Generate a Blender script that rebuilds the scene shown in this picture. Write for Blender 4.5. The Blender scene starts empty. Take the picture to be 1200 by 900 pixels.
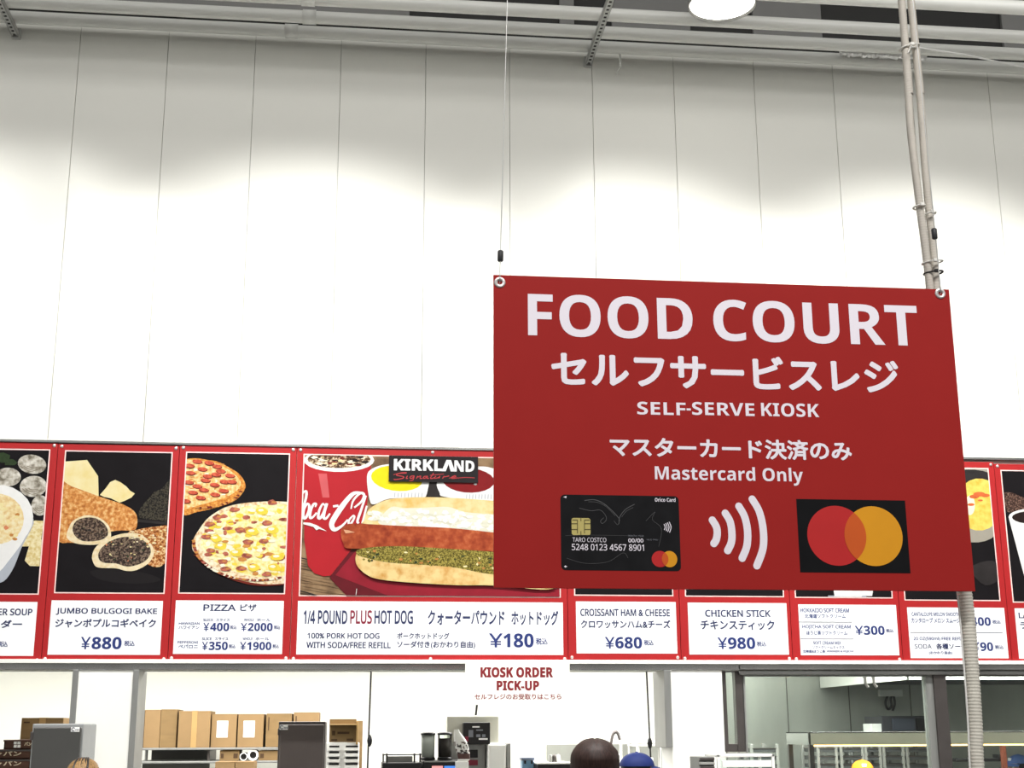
import bpy, bmesh, math, random
from mathutils import Vector, Matrix, noise as mnoise
import numpy as np
SC = bpy.context.scene; COL = SC.collection
random.seed(7)
# ------------------------------------------------------------------ camera, world, light, exposure
FOC, PITCH, YAW, ROLL = 1600.0, 0.24999957, 0.11255085, -0.00424172
DIST, EYE = 8.879, 1.6
cp, sp, cy, sy = math.cos(PITCH), math.sin(PITCH), math.cos(YAW), math.sin(YAW)
fw = Vector((sy*cp, cy*cp, sp)); rt = Vector((cy, -sy, 0)); up = rt.cross(fw)
c_, s_ = math.cos(ROLL), math.sin(ROLL)
RT = rt*c_ + up*s_; UP = -rt*s_ + up*c_
cam = bpy.data.cameras.new('camera'); cam.sensor_width = 36; cam.lens = FOC*36/1200; cam.clip_end = 200
co = bpy.data.objects.new('camera', cam); COL.objects.link(co); SC.camera = co
m = Matrix((RT, UP, -fw)).transposed().to_4x4(); m.translation = Vector((0, -DIST, EYE)); co.matrix_world = m

def W(px, py, Y=0.0):
    """photo pixel -> point of the vertical plane at depth Y"""
    d = RT*((px-600)/FOC) + UP*(-(py-450)/FOC) + fw
    t = (Y+DIST)/d.y
    return Vector((d.x*t, Y, EYE+d.z*t))
def lin(c):
    return tuple(((v/255)/12.92 if v <= 10 else ((v/255+.055)/1.055)**2.4) for v in c)

WORLD, SPOT, KITCH, SIGN_FILL = 0.34, 1000.0, 130.0, 135.0
wd = bpy.data.worlds.new('hall'); SC.world = wd; wd.use_nodes = True
wd.node_tree.nodes['Background'].inputs[0].default_value = (1.0, .985, .95, 1)
wd.node_tree.nodes['Background'].inputs[1].default_value = WORLD
SC.view_settings.view_transform = 'Standard'; SC.view_settings.look = 'None'
SC.view_settings.gamma = 1; SC.view_settings.use_curve_mapping = False; SC.view_settings.exposure = 0.0
def area(name, loc, sx, sy_, power, rot=(0, 0, 0), col=(1, .98, .95)):
    l = bpy.data.lights.new(name, 'AREA'); l.shape = 'RECTANGLE'; l.size = sx; l.size_y = sy_; l.energy = power; l.color = col
    o = bpy.data.objects.new(name, l); o.location = loc; o.rotation_euler = rot; COL.objects.link(o); return o
area('sign_fill_light', (1.5, -9.6, 7.4), 8, .4, SIGN_FILL, (math.radians(42), 0, 0)).data.spread = math.radians(80)  # added fill behind the camera, aimed down to brighten the hanging sign
area('pipe_fill_light', (1.5, -2.3, 6.75), 13, 1.15, 122, (math.radians(66), 0, 0))  # unseen fill panel, added to brighten the pipes and upper wall
area('kitchen_light', (-1.0, 1.9, 2.52), 5.4, 1.6, KITCH*1.8)
area('kitchen_light', (2.15, 1.7, 2.52), 1.0, 1.6, KITCH*.75)
area('kitchen_light', (4.6, 1.6, 2.52), 2.6, .9, KITCH*1.9)

# ------------------------------------------------------------------ helpers
def tag(o, label=None, cat=None, group=None, kind=None):
    if label: o['label'] = label
    if cat: o['category'] = cat
    if group: o['group'] = group
    if kind: o['kind'] = kind
    return o
def thing(name, label, cat, loc, group=None):
    o = bpy.data.objects.new(name, None); o.empty_display_size = .1; COL.objects.link(o); o.location = loc
    return tag(o, label, cat, group)
def wpos(o):
    v = Vector(o.location)
    while o.parent: o = o.parent; v += Vector(o.location)
    return v
def catmull(pts, n=5, closed=True):
    P = [Vector(p) for p in pts]; N = len(P); out = []
    for i in range(N if closed else N-1):
        g = (lambda k: P[k % N]) if closed else (lambda k: P[min(max(k, 0), N-1)])
        a, b, c, d = g(i-1), g(i), g(i+1), g(i+2)
        for k in range(n):
            t = k/n
            out.append(.5*((2*b)+(c-a)*t+(2*a-5*b+4*c-d)*t*t+(3*b-a-3*c+d)*t**3))
    if not closed: out.append(P[-1])
    return out
def clip(poly, r):
    x0, x1, z0, z1 = r
    for ax, lim, sgn in ((0, x0, 1), (0, x1, -1), (1, z0, 1), (1, z1, -1)):
        out = []
        for i in range(len(poly)):
            a, b = poly[i-1], poly[i]
            ia, ib = (a[ax]-lim)*sgn >= 0, (b[ax]-lim)*sgn >= 0
            if ia != ib:
                t = (lim-a[ax])/(b[ax]-a[ax]); out.append((a[0]+(b[0]-a[0])*t, a[1]+(b[1]-a[1])*t))
            if ib: out.append((b[0], b[1]))
        poly = out
        if len(poly) < 3: return []
    return poly
def BO(t):   # the bold sans letters of the built-in font
    return ''.join(chr(0x1D5D4+ord(c)-65) if 'A' <= c <= 'Z' else chr(0x1D5EE+ord(c)-97) if 'a' <= c <= 'z' else chr(0x1D7EC+ord(c)-48) if '0' <= c <= '9' else c for c in t)
def SA(t):   # the plain sans letters of the built-in font
    return ''.join(chr(0x1D5A0+ord(c)-65) if 'A' <= c <= 'Z' else chr(0x1D5BA+ord(c)-97) if 'a' <= c <= 'z' else chr(0x1D7E2+ord(c)-48) if '0' <= c <= '9' else c for c in t)
class MB:
    def __init__(s): s.v = []; s.f = []; s.m = []; s.sm = []; s.mats = []
    def mi(s, m):
        if m not in s.mats: s.mats.append(m)
        return s.mats.index(m)
    def add(s, vs, fs, m, smooth=False):
        b = len(s.v); s.v += [tuple(v) for v in vs]; k = s.mi(m)
        for f in fs: s.f.append([b+i for i in f]); s.m.append(k); s.sm.append(smooth)
        return s
    def box(s, lo, hi, m, bev=0.0, M=None):
        lo = [min(a, b) for a, b in zip(lo, hi)], [max(a, b) for a, b in zip(lo, hi)]
        lo, hi = lo
        bm = bmesh.new(); bmesh.ops.create_cube(bm, size=1)
        for v in bm.verts: v.co = Vector([lo[i]+(v.co[i]+.5)*(hi[i]-lo[i]) for i in range(3)])
        if bev: bmesh.ops.bevel(bm, geom=bm.edges[:], offset=min(bev, .45*min(hi[i]-lo[i] for i in range(3))), segments=2, affect='EDGES', profile=.5)
        if M: bmesh.ops.transform(bm, matrix=M, verts=bm.verts)
        return s.bm(bm, m)
    def bm(s, bm, m, smooth=False):
        bm.verts.index_update(); s.add([v.co for v in bm.verts], [[v.index for v in f.verts] for f in bm.faces], m, smooth); bm.free(); return s
    def tube(s, pts, r, m, n=12, caps=True, smooth=True):
        P = [Vector(p) for p in pts]; rr = r if hasattr(r, '__len__') else [r]*len(P)
        vs = []; fs = []; ref = None
        for i, p in enumerate(P):
            t = (P[min(i+1, len(P)-1)]-P[max(i-1, 0)]).normalized()
            if ref is None: ref = t.orthogonal().normalized()
            ref = (ref-t*ref.dot(t)).normalized(); q = t.cross(ref)
            for k in range(n):
                a = 2*math.pi*k/n; vs.append(p+(ref*math.cos(a)+q*math.sin(a))*rr[i])
        for i in range(len(P)-1):
            for k in range(n): fs.append([i*n+k, i*n+(k+1) % n, (i+1)*n+(k+1) % n, (i+1)*n+k])
        s.add(vs, fs, m, smooth)
        if caps: s.add(vs[:n], [list(range(n))[::-1]], m); s.add(vs[-n:], [list(range(n))], m)
        return s
    def lathe(s, prof, c, m, n=28, axis='z', smooth=True):
        vs = []; fs = []
        for r, h in prof:
            for k in range(n):
                a = 2*math.pi*k/n
                vs.append(Vector(c)+(Vector((r*math.cos(a), r*math.sin(a), h)) if axis == 'z' else Vector((r*math.cos(a), h, r*math.sin(a)))))
        for i in range(len(prof)-1):
            for k in range(n): fs.append([i*n+k, i*n+(k+1) % n, (i+1)*n+(k+1) % n, (i+1)*n+k])
        return s.add(vs, fs, m, smooth)
    def flat(s, poly, Y, m):
        """poly of (x, z) facing the viewer at depth Y"""
        if len(poly) < 3: return s
        a = sum(poly[i-1][0]*poly[i][1]-poly[i][0]*poly[i-1][1] for i in range(len(poly)))
        if a < 0: poly = poly[::-1]
        return s.add([(p[0], Y, p[1]) for p in poly], [list(range(len(poly)))], m)
    def rect(s, x0, z0, x1, z1, Y, m): return s.flat([(x0, z0), (x1, z0), (x1, z1), (x0, z1)], Y, m)
    def text(s, body, x0, z0, x1, z1, Y, m, bold=0.0, shear=0.0):
        cu = bpy.data.curves.new('t', 'FONT'); cu.body = body; cu.resolution_u = 3
        o = bpy.data.objects.new('t', cu); me = o.to_mesh()
        V = [v.co.copy() for v in me.vertices]; F = [list(p.vertices) for p in me.polygons]
        o.to_mesh_clear(); bpy.data.objects.remove(o); bpy.data.curves.remove(cu)
        if not V: return s
        for v in V: v.x += shear*v.y
        a, b = min(v.x for v in V), max(v.x for v in V); c, d = min(v.y for v in V), max(v.y for v in V)
        sx, sz = (x1-x0)/(b-a+2*bold), (z1-z0)/max(d-c+2*bold, 1e-6)
        for k in range(8 if bold else 1):      # heavier strokes: the same letters again, shifted round a small circle
            ox, oz = (bold*(1+math.cos(k*math.pi/4)), bold*(1+math.sin(k*math.pi/4))) if bold else (0, 0)
            s.add([(x0+(v.x-a+ox)*sx, Y-k*.00003, z0+(v.y-c+oz)*sz) for v in V], F, m)
        return s
    def ptext(s, body, px0, py0, px1, py1, Y, m, bold=0.0, shear=0.0):
        ym, xm = (py0+py1)/2, (px0+px1)/2
        return s.text(body, W(px0, ym, Y).x, W(xm, py1, Y).z, W(px1, ym, Y).x, W(xm, py0, Y).z, Y, m, bold, shear)
    def build(s, name, parent=None, origin=None, bev=0):
        org = wpos(parent) if parent else Vector(origin or (0, 0, 0))
        me = bpy.data.meshes.new(name)
        me.from_pydata([tuple(Vector(v)-org) for v in s.v], [], s.f)
        for m in s.mats: me.materials.append(m)
        me.polygons.foreach_set('material_index', s.m); me.polygons.foreach_set('use_smooth', s.sm); me.update()
        o = bpy.data.objects.new(name, me); COL.objects.link(o)
        if parent: o.parent = parent
        else: o.location = org
        return o
def struct(name, mb, parent=None): return tag(mb.build(name, parent), kind='structure')
def dup(o, parent=None, **kw):
    c = o.copy(); COL.objects.link(c); c.parent = parent
    for ch in list(o.children): dup(ch, c)
    return c

# ------------------------------------------------------------------ materials
def nodes(name):
    m = bpy.data.materials.new(name); m.use_nodes = True
    return m, m.node_tree, m.node_tree.nodes['Principled BSDF']
def M(name, rgb, rough=.5, metal=0.0, var=.04, scale=9.0, spec=.35, bump=0.0, stretch=None):
    m, nt, b = nodes(name); c = lin(rgb)
    tc = nt.nodes.new('ShaderNodeTexCoord'); nz = nt.nodes.new('ShaderNodeTexNoise'); nz.inputs['Scale'].default_value = scale; nz.inputs['Detail'].default_value = 4
    if stretch:
        mp = nt.nodes.new('ShaderNodeMapping'); mp.inputs['Scale'].default_value = stretch
        nt.links.new(tc.outputs['Object'], mp.inputs[0]); nt.links.new(mp.outputs[0], nz.inputs['Vector'])
    else: nt.links.new(tc.outputs['Object'], nz.inputs['Vector'])
    r = nt.nodes.new('ShaderNodeValToRGB')
    r.color_ramp.elements[0].position = .3; r.color_ramp.elements[1].position = .7
    r.color_ramp.elements[0].color = tuple(v*(1-var) for v in c)+(1,); r.color_ramp.elements[1].color = tuple(min(1, v*(1+var)) for v in c)+(1,)
    nt.links.new(nz.outputs['Fac'], r.inputs[0]); nt.links.new(r.outputs[0], b.inputs['Base Color'])
    b.inputs['Roughness'].default_value = rough; b.inputs['Metallic'].default_value = metal; b.inputs['Specular IOR Level'].default_value = spec
    if bump:
        bp = nt.nodes.new('ShaderNodeBump'); bp.inputs['Strength'].default_value = bump; bp.inputs['Distance'].default_value = .01
        nt.links.new(nz.outputs['Fac'], bp.inputs['Height']); nt.links.new(bp.outputs[0], b.inputs['Normal'])
    return m
def F(name, cols, scale=60.0, detail=5.0, rough=.55, vor=False):
    """printed food texture: noise through a ramp of several colours"""
    m, nt, b = nodes(name)
    tc = nt.nodes.new('ShaderNodeTexCoord')
    nz = nt.nodes.new('ShaderNodeTexVoronoi' if vor else 'ShaderNodeTexNoise'); nz.inputs['Scale'].default_value = scale
    if not vor: nz.inputs['Detail'].default_value = detail
    nt.links.new(tc.outputs['Object'], nz.inputs['Vector'])
    r = nt.nodes.new('ShaderNodeValToRGB'); e = r.color_ramp.elements
    while len(e) < len(cols): e.new(.5)
    for k, (p, c) in enumerate(sorted(cols, key=lambda q: q[0])): e[k].position = p; e[k].color = lin(c)+(1,)
    if vor: nt.links.new(nz.outputs['Color'], r.inputs[0])
    else: nt.links.new(nz.outputs['Fac'], r.inputs[0])
    nt.links.new(r.outputs[0], b.inputs['Base Color']); b.inputs['Roughness'].default_value = rough; b.inputs['Specular IOR Level'].default_value = .2
    return m
def emis(name, rgb, k):
    m, nt, b = nodes(name); b.inputs['Base Color'].default_value = lin(rgb)+(1,)
    b.inputs['Emission Color'].default_value = lin(rgb)+(1,); b.inputs['Emission Strength'].default_value = k; return m
def glass(name):
    m, nt, b = nodes(name); nt.nodes.remove(b)
    t = nt.nodes.new('ShaderNodeBsdfTransparent'); t.inputs[0].default_value = (.9, .95, .93, 1)
    g = nt.nodes.new('ShaderNodeBsdfGlossy'); g.inputs['Roughness'].default_value = .03
    x = nt.nodes.new('ShaderNodeMixShader'); fr = nt.nodes.new('ShaderNodeFresnel'); fr.inputs[0].default_value = 1.35
    nt.links.new(fr.outputs[0], x.inputs[0]); nt.links.new(t.outputs[0], x.inputs[1]); nt.links.new(g.outputs[0], x.inputs[2])
    nt.links.new(x.outputs[0], nt.nodes['Material Output'].inputs[0]); return m
wallm = M('wall_paint', (232, 232, 225), .6, var=.012, scale=1.5, spec=.2)
groovem = M('panel_joint', (190, 190, 184), .8)
whitem = M('white_paint', (242, 242, 236), .5, var=.01)
kitwall = M('kitchen_wall_white', (238, 239, 230), .5, var=.015, scale=2)
steel = M('stainless_steel', (168, 168, 166), .26, .9, var=.28, scale=1.0, stretch=(1.6, 1, 1))
brushed = M('brushed_steel', (140, 141, 138), .42, 0.35, var=.10, scale=4, stretch=(6, 1, .6))
darksteel = M('dark_steel', (96, 91, 89), .4, .7, var=.08)
panelsteel = M('steel_wall_panels', (158, 160, 153), .34, .4, var=.10, scale=2.2, stretch=(2, 1, .5))
pipem = M('white_pipe', (226, 227, 222), .28, var=.04, scale=3, spec=.5, stretch=(.6, 3, 3))
strutm = M('galvanised_strut', (190, 191, 188), .5, .15, var=.1)
deckm = M('dark_ceiling_deck', (30, 30, 29), .8)
beamm = M('grey_ceiling_panel', (80, 80, 79), .7)
floorm = M('concrete_floor', (104, 103, 100), .5, var=.08, scale=2)
signred = M('sign_red', (158, 38, 36), .5, var=.02, spec=.1)
menured = M('menu_red', (168, 36, 38), .42, var=.03, spec=.25)
signwhite = M('sign_white_print', (240, 234, 244), .5, var=.005)
cardwhite = M('card_white', (244, 246, 248), .5, var=.005)
navy = M('navy_ink', (36, 52, 112), .5); slate = M('slate_ink', (46, 54, 92), .5); pale = M('pale_ink', (70, 82, 126), .5)
maroon = M('maroon_ink', (132, 40, 60), .5); pinkred = M('red_ink', (128, 30, 36), .5); greyink = M('grey_ink', (120, 122, 130), .5)
blackprint = M('black_print', (24, 24, 26), .6, var=.12, scale=14, spec=.06)
cardblack = M('card_black', (30, 30, 32), .6, var=.15, scale=22, spec=.06); cardline = M('card_line_grey', (82, 82, 84), .5)
mcred = M('disc_red', (190, 34, 36), .5); mcyel = M('disc_yellow', (222, 152, 20), .5); mcor = M('disc_orange', (205, 88, 26), .5)
gold = M('chip_gold', (196, 182, 112), .4, .1); chipline = M('chip_line', (96, 88, 50), .5)
borderwhite = M('photo_border', (250, 215, 210), .5); metalring = M('grommet_metal', (225, 222, 220), .3, .6); hole = M('grommet_hole', (120, 60, 58), .6)
duct = M('beige_conduit', (200, 194, 184), .55, var=.05, scale=20); ductw = M('grey_conduit', (212, 208, 197), .5, var=.06, scale=14)
wirem = M('steel_wire', (196, 196, 194), .35, .5); crimpm = M('black_crimp', (52, 52, 54), .5); tiew = M('white_tie', (238, 236, 230), .5); blackm = M('black_plastic', (28, 27, 28), .4, var=.1)
cardboard = M('cardboard', (126, 102, 66), .75, var=.09, scale=6, stretch=(1, 1, 4)); cardboard2 = M('cardboard_light', (138, 112, 76), .75, var=.07, scale=5)
tape = M('packing_tape', (166, 136, 88), .4); cdark = M('carton_print', (70, 50, 28), .7); paper = M('white_label', (246, 246, 243), .6)
brownbox = M('brown_crate', (84, 56, 44), .6, var=.1); cream = M('cream_ink', (220, 205, 175), .6)
fridgem = M('fridge_steel', (92, 92, 90), .38, .55, var=.09, scale=2.5); fridgeside = M('fridge_side', (158, 160, 160), .4, .3, var=.04)
cabm = M('cabinet_brown_grey', (100, 92, 89), .42, .4, var=.08, scale=2.5)
glassm = glass('window_glass'); lampm = emis('lamp_lens', (255, 252, 244), 6.0); warm = emis('heat_lamp', (255, 205, 130), 5.0)
screenb = emis('screen_blue', (70, 130, 220), .9); screenr = emis('screen_pink', (230, 150, 150), .9)
white_pl = M('white_plastic', (238, 238, 234), .4, var=.02); blue_pl = M('blue_plastic', (120, 160, 190), .4); greypl = M('grey_plastic', (150, 150, 146), .5)
foil = M('foil', (235, 235, 235), .3, .5, var=.1, scale=30, bump=1.0)

# ------------------------------------------------------------------ the setting
XL, XR, TOP, OPEN = -4.6, 8.2, 7.6, 1.985
b = MB(); b.box((-14, -14, -.1), (16, 5, 0), floorm); struct('floor', b)
# upper wall of upright panels 0.6 m wide with open joints
b = MB(); b.box((XL, .012, OPEN), (XR, .2, TOP), groovem)
x = -2.005-.6*5
while x < XR:
    b.box((max(x+.0016, XL), 0, OPEN), (min(x+.6-.0016, XR), .0125, TOP), wallm, .002); x += .6
struct('wall_back', b)
b = MB()
for k in range(66): b.box((XL+k*.2, -9, TOP+(.05 if k % 2 else 0)), (XL+(k+1)*.2, .2, TOP+.1), deckm)
struct('ceiling', b)
for n_, (x0, x1) in enumerate(((-4.6, .02), (1.42, 2.36), (4.05, 8.2))):   # lighter ceiling panels above the pipes
    b = MB(); a0, a1 = x0, x1
    b.box((a0, -2.4, 7.3), (a1, -.02, 7.38), beamm, .01); struct('ceiling_panel', b)
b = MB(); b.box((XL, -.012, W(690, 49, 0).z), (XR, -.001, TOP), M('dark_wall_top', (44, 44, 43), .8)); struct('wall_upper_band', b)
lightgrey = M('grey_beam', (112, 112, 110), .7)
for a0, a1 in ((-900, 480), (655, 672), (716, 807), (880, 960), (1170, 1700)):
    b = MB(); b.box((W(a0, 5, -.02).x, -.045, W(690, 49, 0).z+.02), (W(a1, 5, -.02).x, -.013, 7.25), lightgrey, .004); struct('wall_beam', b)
# kitchen shell behind the opening
KB = 3.9
b = MB(); b.box((XL, KB, 0), (3.42, KB+.1, 2.62), kitwall); b.box((3.42, KB-.02, 0), (XR, KB+.1, 2.62), panelsteel)
for k in range(9): b.box((3.42+.6*k, KB-.026, 0), (3.427+.6*k, KB-.02, 2.6), darksteel)
struct('wall_kitchen_back', b)
b = MB(); b.box((XL, .2, 2.6), (XR, KB+.1, 2.68), whitem); struct('ceiling_kitchen', b)
b = MB(); b.box((XL-.1, 0, 0), (XL, KB+.1, TOP), whitem); struct('wall_left', b)
b = MB(); b.box((XR, 0, 0), (XR+.1, KB+.1, TOP), whitem); struct('wall_right', b)
b = MB(); b.box((XL, -.02, 0), (XR, .2, .95), panelsteel, .004); b.box((XL, -.12, .95), (XR, .45, .99), steel, .005); struct('wall_counter_front', b)
# header under the menu: white ledge, then the stainless rail
RY = -.035
zl0, zl1 = W(300, 777.6, RY).z, W(300, 773.6, RY).z
rz0, rz1 = W(300, 785, RY).z, W(300, 777.6, RY).z
b = MB(); b.box((XL, -.05, zl0), (XR, .2, zl1+.004), whitem, .002); struct('trim_1', b)
b = MB(); b.box((XL, RY, rz0), (W(866, 782, RY).x, .22, rz1), steel, .004); struct('trim_2', b)
b = MB(); b.box((W(867, 782, RY).x, RY, rz0+.004), (XR, .22, rz1), steel, .004)
b.box((W(867, 782, RY).x, RY+.02, rz0-.028), (XR, .22, rz0), steel, .006); struct('trim_3', b)
# white piers with steel corner guards, and the mullions of the windows
def pier(name, pxs, Y0, Y1, z0, z1, m, bev=.003):
    b = MB(); b.box((W(pxs[0], 790, Y0).x, Y0, z0), (W(pxs[1], 790, Y0).x, Y1, z1), m, bev); return b
PY = -.025
p = struct('wall_pier', pier('p', (91.5, 156.5), PY, .3, .99, rz0+.002, whitem))
g = struct('corner_guard', pier('g', (85, 92), PY-.01, .3, .99, rz0+.001, brushed), p)
g = struct('corner_guard', pier('g', (156, 163), PY-.01, .3, .99, rz0+.001, brushed), p)
p = struct('wall_pier', pier('p', (785.5, 846), PY, .3, .99, rz0+.002, whitem))
g = struct('corner_guard', pier('g', (778, 786), PY-.01, .3, W(790, 876, PY).z, rz0+.001, brushed), p)

# ------------------------------------------------------------------ the hanging sign
SY = -5.2
TLs, BRs = W(577, 323, SY), W(1143, 693, SY)
sx0, sx1 = .364, 1.7191; sz0, sz1 = 1.9778, 2.866
sign = thing('hanging_sign', 'large red hanging sign reading FOOD COURT in white letters', 'sign', (.5*(sx0+sx1), SY, sz0))
b = MB(); b.box((sx0, SY, sz0), (sx1, SY+.006, sz1), signred, .001); b.build('panel', sign)
L1, L2, L3, L4 = SY-.0006, SY-.0012, SY-.0018, SY-.0024
b = MB()
b.ptext(BO('FOOD'), 618.7, 346.6, 811.5, 396, L1, signwhite); b.ptext(BO('COURT'), 836, 354.2, 1075.3, 402.6, L1, signwhite)
tag(b.build('headline_lettering', sign), 'white letters')
b = MB(); b.ptext('セルフサービスレジ', 646, 416.3, 1053, 456.3, L1, signwhite, .032); b.build('japanese_lettering', sign)
b = MB(); b.ptext(BO('SELF'), 746.7, 471.2, 803.5, 486.3, L1, signwhite); b.ptext(BO('SERVE'), 811, 471.7, 884, 487, L1, signwhite); b.ptext(BO('KIOSK'), 892, 472.6, 959.7, 488.3, L1, signwhite); b.ptext('-', 804.6, 478.6, 809.6, 481, L1, signwhite); b.build('subtitle_lettering', sign)
b = MB(); b.ptext('マスターカード決済のみ', 714.6, 514, 998, 537.7, L1, signwhite, .03); b.build('japanese_lettering', sign); b = MB()
b.ptext(BO('Mastercard Only'), 767.5, 547, 941, 568, L1, signwhite); b.build('payment_lettering', sign)
def P2(q, ox, oy, s, Y):   # crop pixel -> (x, z)
    w = W(ox+q[0]/s, oy+q[1]/s, Y); return (w.x, w.z)
def ribbon(pts, w, k=8):
    """constant or tapering stroke outline with round ends from 2-D points"""
    P = [Vector((p[0], p[1])) for p in pts]; n = len(P)
    ww = w if hasattr(w, '__len__') else [w]*n
    L, R = [], []
    for i in range(n):
        t = (P[min(i+1, n-1)]-P[max(i-1, 0)]).normalized(); q = Vector((-t.y, t.x))*ww[i]/2
        L.append(P[i]+q); R.append(P[i]-q)
    def cap(c, a, b):
        a0 = math.atan2((a-c).y, (a-c).x); r = (a-c).length
        return [c+Vector((math.cos(a0-math.pi*j/k), math.sin(a0-math.pi*j/k)))*r for j in range(1, k)]
    return [tuple(v) for v in L+cap(P[-1], L[-1], R[-1])+R[::-1]+cap(P[0], R[0], L[0])]
def stroke(mb, pts, w, Y, m, rect=None, n=6):
    c = catmull([(a, b_, 0) for a, b_ in pts], n, False)
    ws = w
    if hasattr(w, '__len__'):
        ws = [w[min(int(i/(len(c)-1)*(len(w)-1)), len(w)-2)] + (i/(len(c)-1)*(len(w)-1) - min(int(i/(len(c)-1)*(len(w)-1)), len(w)-2))*(w[min(int(i/(len(c)-1)*(len(w)-1)), len(w)-2)+1]-w[min(int(i/(len(c)-1)*(len(w)-1)), len(w)-2)]) for i in range(len(c))]
    # quads, so that tight bends stay clean
    P = [Vector((p[0], p[1])) for p in c]; N = len(P); ww = ws if hasattr(ws, '__len__') else [ws]*N
    if rect is None:
        mb.flat(ribbon(P, ww), Y, m); return
    for i in range(N-1):
        t = (P[i+1]-P[i]).normalized(); q = Vector((-t.y, t.x)); e = t*ww[i]*.12
        mb.flat(clip([tuple(P[i]-e+q*ww[i]/2), tuple(P[i+1]+e+q*ww[i+1]/2), tuple(P[i+1]+e-q*ww[i+1]/2), tuple(P[i]-e-q*ww[i]/2)], rect), Y-i*.00001, m)
def waves(arcs, ox, oy, s, wpx, Y, m):
    b = MB()
    for a in arcs: stroke(b, [P2(q, ox, oy, s, Y) for q in a], wpx/s*(Y+DIST)/FOC*1.03, Y, m)
    return b
A4 = [[(121, 323), (158, 385), (168, 445), (158, 510), (136, 547)], [(245, 257), (290, 335), (308, 440), (303, 535), (268, 615)],
      [(375, 190), (430, 290), (458, 425), (452, 570), (407, 688)], [(503, 122), (570, 240), (608, 410), (607, 590), (548, 760)]]
b = waves(A4, 820, 570, 8.18, 72, L1, signwhite); b.build('contactless_symbol', sign)
def circ(cx, cy_, rx, rz, n=48, a0=0): return [(cx+rx*math.cos(2*math.pi*k/n+a0), cy_+rz*math.sin(2*math.pi*k/n+a0)) for k in range(n)]
def discs(mb, xa, xb, xc, xd, zt, zb, Y):
    """two overlapping discs: left spans xa..xb, right spans xc..xd"""
    r = (zt-zb)/2; zc = (zt+zb)/2; c1, c2 = (xa+xb)/2, (xc+xd)/2; r1, r2 = (xb-xa)/2, (xd-xc)/2
    mb.flat(circ(c1, zc, r1, r), Y, mcred); mb.flat(circ(c2, zc, r2, r), Y-.0004, mcyel)
    h = (c2-c1)/2/r1; a = math.acos(h); n = 14
    lens = [(c1+r1*math.cos(-a+2*a*k/n), zc+r*math.sin(-a+2*a*k/n)) for k in range(n+1)] + [(c2-r2*math.cos(-a+2*a*k/n), zc-r*math.sin(-a+2*a*k/n)) for k in range(1, n)]
    mb.flat(lens, Y-.0008, mcor)
lg = MB(); q0, q1 = W(933, 584.4, L1), W(1067, 671, L1)
lg.rect(q0.x, W(997, 671.2, L1).z, q1.x, W(997, 585.6, L1).z, L1, blackprint)
discs(lg, W(946, 628, L1).x, W(1015, 628, L1).x, W(989.5, 628, L1).x, W(1057.5, 628, L1).x, W(1000, 593, L1).z, W(1000, 663.2, L1).z, L2)
lg.build('card_network_logo', sign)
# the payment card print
def rrect(x0, z0, x1, z1, r, n=5):
    o = []
    for cx, cz, a in ((x1-r, z1-r, 0), (x0+r, z1-r, 90), (x0+r, z0+r, 180), (x1-r, z0+r, 270)):
        o += [(cx+r*math.cos(math.radians(a+90*k/n)), cz+r*math.sin(math.radians(a+90*k/n))) for k in range(n+1)]
    return o
cd = MB(); cx0, cx1 = W(657.2, 624, L1).x, W(796.6, 624, L1).x; cz0, cz1 = W(727, 668.7, L1).z, W(727, 580.5, L1).z
cd.flat(rrect(cx0, cz0, cx1, cz1, .012), L1, cardblack)
K = lambda q: P2(q, 640, 570, 6.667, L2)
for pts, w_ in (([(300, 110), (380, 105), (450, 135), (520, 195), (570, 250)], 9), ([(570, 290), (575, 240), (620, 180), (690, 140)], 8), ([(260, 170), (350, 190), (420, 185), (460, 220), (470, 260), (440, 290), (425, 270), (450, 245)], 6),
                ([(590, 240), (625, 195), (680, 165)], 5), ([(330, 120), (400, 125), (470, 160), (540, 230)], 5), ([(160, 560), (300, 600), (480, 590), (600, 520), (640, 560)], 4), ([(780, 270), (850, 200), (830, 260), (900, 330), (880, 470)], 4), ([(640, 385), (300, 380), (150, 385)], 3), ([(530, 270), (560, 300), (575, 260)], 5)):
    stroke(cd, [K(q) for q in pts], w_/6.667*(L2+DIST)/FOC*.7, L2, cardline, (cx0, cx1, cz0, cz1))
a_, b_ = K((200, 380)), K((345, 248)); cd.flat(rrect(a_[0], a_[1], b_[0], b_[1], .006), L2, gold)
for pts in ([(200, 291), (245, 291)], [(200, 336), (245, 336)], [(300, 291), (345, 291)], [(300, 336), (345, 336)], [(245, 262), (245, 366)], [(300, 262), (300, 366)], [(272, 350), (272, 380)], [(272, 248), (272, 270)], [(205, 262), (245, 262)], [(300, 262), (340, 262)]):
    stroke(cd, [P2(q, 640, 570, 6.667, L3) for q in pts], .0022, L3, chipline, (cx0, cx1, cz0, cz1), 2)
cd.ptext(SA('TARO COSTCO'), 671, 630, 710.5, 635.2, L2, signwhite); cd.ptext(SA('5248 0123 4567 8901'), 670, 637.6, 754.7, 645.2, L2, signwhite, .01)
cd.ptext('00/00', 736.2, 631, 754, 635.8, L2, signwhite, .008); cd.ptext('MONTH / YEAR', 736.2, 627, 754.4, 628.9, L2, greyink); cd.ptext('VALID THRU', 757.7, 631.7, 771, 633.3, L2, greyink)
cd.ptext(BO('Orico Card'), 767.4, 583.4, 791.6, 588, L2, signwhite)
cd.flat([K((150, 626-9)), K((165, 626)), K((150, 635)), K((140, 626))], L2, signwhite); cd.flat([K((135, 83)), K((158, 74)), K((158, 92))], L2, signwhite)
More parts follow.
